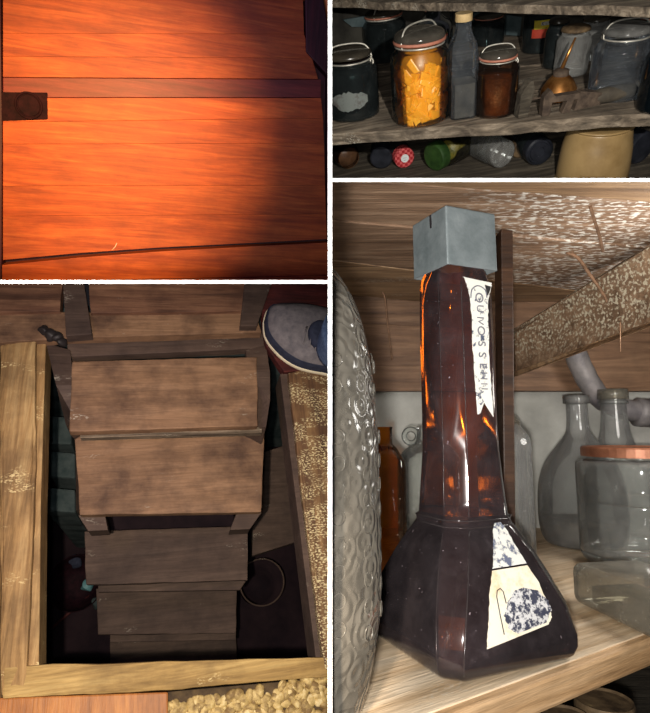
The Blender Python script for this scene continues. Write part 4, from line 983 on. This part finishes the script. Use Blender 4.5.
# heavy rectangular bottle lying on the shelf
A = R4.hit(571, 603, 0); B = R4.hit(700, 668, 0); Dv = (B - A).normalized(); Nv = Vector((-Dv.y, Dv.x, 0))
if Nv.y < 0: Nv = -Nv
ln = (B - A).length; hB = R4.ztop(A.x, A.y, 562)
print('slab', ln, hB)
q = [Vector((0, 0, 0)), Vector((ln, 0, 0)), Vector((ln, .060, 0)), Vector((0, .060, 0))]
b = prism([p_ + Vector((0, 0, hB)) for p_ in q], Vector((0, 0, -hB)))
bmesh.ops.bevel(b, geom=b.edges[:], offset=.007, segments=4, affect='EDGES', profile=.5)
root = thing('lying_bottle', 'thick rectangular clear bottle lying on its side by the shelf edge', 'bottle', R4.m @ Matrix.Translation((A.x, A.y, .0008)) @ Matrix((( Dv.x, Nv.x, 0, 0), (Dv.y, Nv.y, 0, 0), (0, 0, 1, 0), (0, 0, 0, 1))))
mk(b, 'glass_body', 'slab', root, smooth=True)
b = prism([Vector((.01, .01, hB * .5)), Vector((ln - .01, .01, hB * .5)), Vector((ln - .01, .05, hB * .5)), Vector((.01, .05, hB * .5))], Vector((0, 0, -hB * .45)), .004)
mk(b, 'sediment', 'slab', root)
# under the shelf
ZU = -.16
under = [Vector((-.1, .2, ZU)), Vector((.9, .2, ZU)), Vector((.9, .9, ZU)), Vector((-.1, .9, ZU))]
c = centre(under); info(mk(prism([p_ - c for p_ in under], Vector((0, 0, -.02))), 'lower_shelf_plank', 'oldwood2', None, R4.T(*c)), 'dark lower shelf board beneath the pine shelf', 'shelf board')
for cx_, cy_, rp, lab in ((604, 700, 29, 'jar with rusty lid below the pine shelf, right one'), (566, 716, 24, 'jar with rusty lid below the pine shelf, left one')):
    zl = -.07
    p = R4.hit(cx_, cy_, zl); r = rp * R4.depth(p) / F
    root = thing('rusty_lidded_jar', lab, 'jar', R4.T(p.x, p.y, ZU + .0006))
    H_ = zl - ZU
    mk(lathe(smoothprof([(0, 0), (.9 * r, 0), (r, .01), (r, H_ * .7), (.88 * r, H_ * .85)], 3), 32, cap=False), 'glass_body', 'darkglass', root, smooth=True)
    mk(lathe([(.95 * r, H_ - .014), (.97 * r, H_ - .012), (.97 * r, H_ - .002), (.93 * r, H_), (.85 * r, H_ - .0015), (0, H_ - .0015)], 40), 'rusty_lid', 'rusty', root)

# ================================================================== end everything at the partitions
bpy.context.view_layer.update()
PL = {1: [(-1, 0, 328.6, 'x'), (1, 0, 280.8, 'y')], 3: [(-1, 0, 328.6, 'x'), (-1, 0, 283.0, 'y')], 2: [(1, 0, 331.4, 'x'), (1, 0, 178.8, 'y')], 4: [(1, 0, 331.4, 'x'), (-1, 0, 181.2, 'y')]}
def plane_n(spec):
    sgn, _, v, ax = spec
    if ax == 'x': return (RT - FW * ((v - 325) / F)) * sgn
    return (UP - FW * ((356.5 - v) / F)) * sgn
for nm, pn in list(PANEL.items()):
    if not pn: continue
    o = bpy.data.objects.get(nm)
    if not o or o.type != 'MESH': continue
    mw = o.matrix_world.copy(); me = o.data
    pts = [mw @ v.co for v in me.vertices]
    for sp_ in PL[pn]:
        n_ = plane_n(sp_); ds = [p_.dot(n_) for p_ in pts]
        if min(ds) < -1e-5:
            b = bmesh.new(); b.from_mesh(me); b.transform(mw)
            g = bmesh.ops.bisect_plane(b, geom=b.verts[:] + b.edges[:] + b.faces[:], plane_co=(0, 0, 0), plane_no=n_, clear_inner=True, dist=1e-6)
            isglass = 'glass' in me.materials[0].name
            if not isglass:
                es = [e for e in g['geom_cut'] if isinstance(e, bmesh.types.BMEdge) and e.is_valid and e.is_boundary]
                if es: bmesh.ops.holes_fill(b, edges=es, sides=0)
            if not b.faces:
                b.free(); me.clear_geometry(); pts = []; break
            b.transform(mw.inverted()); b.to_mesh(me); b.free(); me.update()
            pts = [mw @ v.co for v in me.vertices]
for o in [o for o in S.objects if o.type == 'MESH' and not o.data.polygons]:
    par = o.parent
    for ch in list(o.children):
        mw = ch.matrix_world.copy(); ch.parent = par; ch.matrix_world = mw
    bpy.data.objects.remove(o)

# ================================================================== lights
def lamp(name, kind, loc, energy, color, size=.01, target=None, spot=None, blend=.5):
    l = bpy.data.lights.new(name, kind); l.energy = energy; l.color = color
    l.shadow_soft_size = size
    if spot: l.spot_size = math.radians(spot); l.spot_blend = blend
    o = bpy.data.objects.new(name, l); COL.objects.link(o); o.location = loc
    if target is not None: o.rotation_euler = (Vector(target) - Vector(loc)).to_track_quat('-Z', 'Y').to_euler()
    return o
def cpos(x, u, f): return RT * x + UP * u + FW * f
lamp('camera_flash', 'POINT', cpos(-.014, -.010, -.03), 11.0, (1, .97, .92), .008)
lamp('shelf_flash', 'SPOT', cpos(.12, .085, 0), 44.0, (1, .96, .88), .008, at(480, 90, 1.0), 52, .5)  # spot standing for the camera flash in the shelf compartment
lamp('hatch_flash', 'SPOT', cpos(-.06, -.02, -.05), 74.0, (1, .84, .66), .01, at(130, 560, 1.2), 66, .8)  # near-camera spot standing for the flash on the hatch
lamp('plank_fill', 'POINT', at(760, 330, .42), 1.6, (1, .96, .9), .05)  # added fill out of frame, lifts the planks and plaster behind the bottle
lamp('hatch_side_fill', 'POINT', at(-75, 640, .62), 1.5, (1, .80, .52), .012)  # unseen extra light added to brighten the hatch from the left
lamp('cellar_fill', 'POINT', R3.m @ R3.hit(-40, 420, .5), 1.6, (.5, .35, 1), .05)
lamp('trapdoor_spot', 'SPOT', cpos(-.10, .15, 0), 155.0, (1, .47, .13), .02, at(92, 138, 1.2), 38, 1.0)  # warm spot added for the orange glow; its cone edge darkens the corners
lamp('violet_fill', 'POINT', at(190, -100, .6), 1.6, (.6, .2, 1), .03)
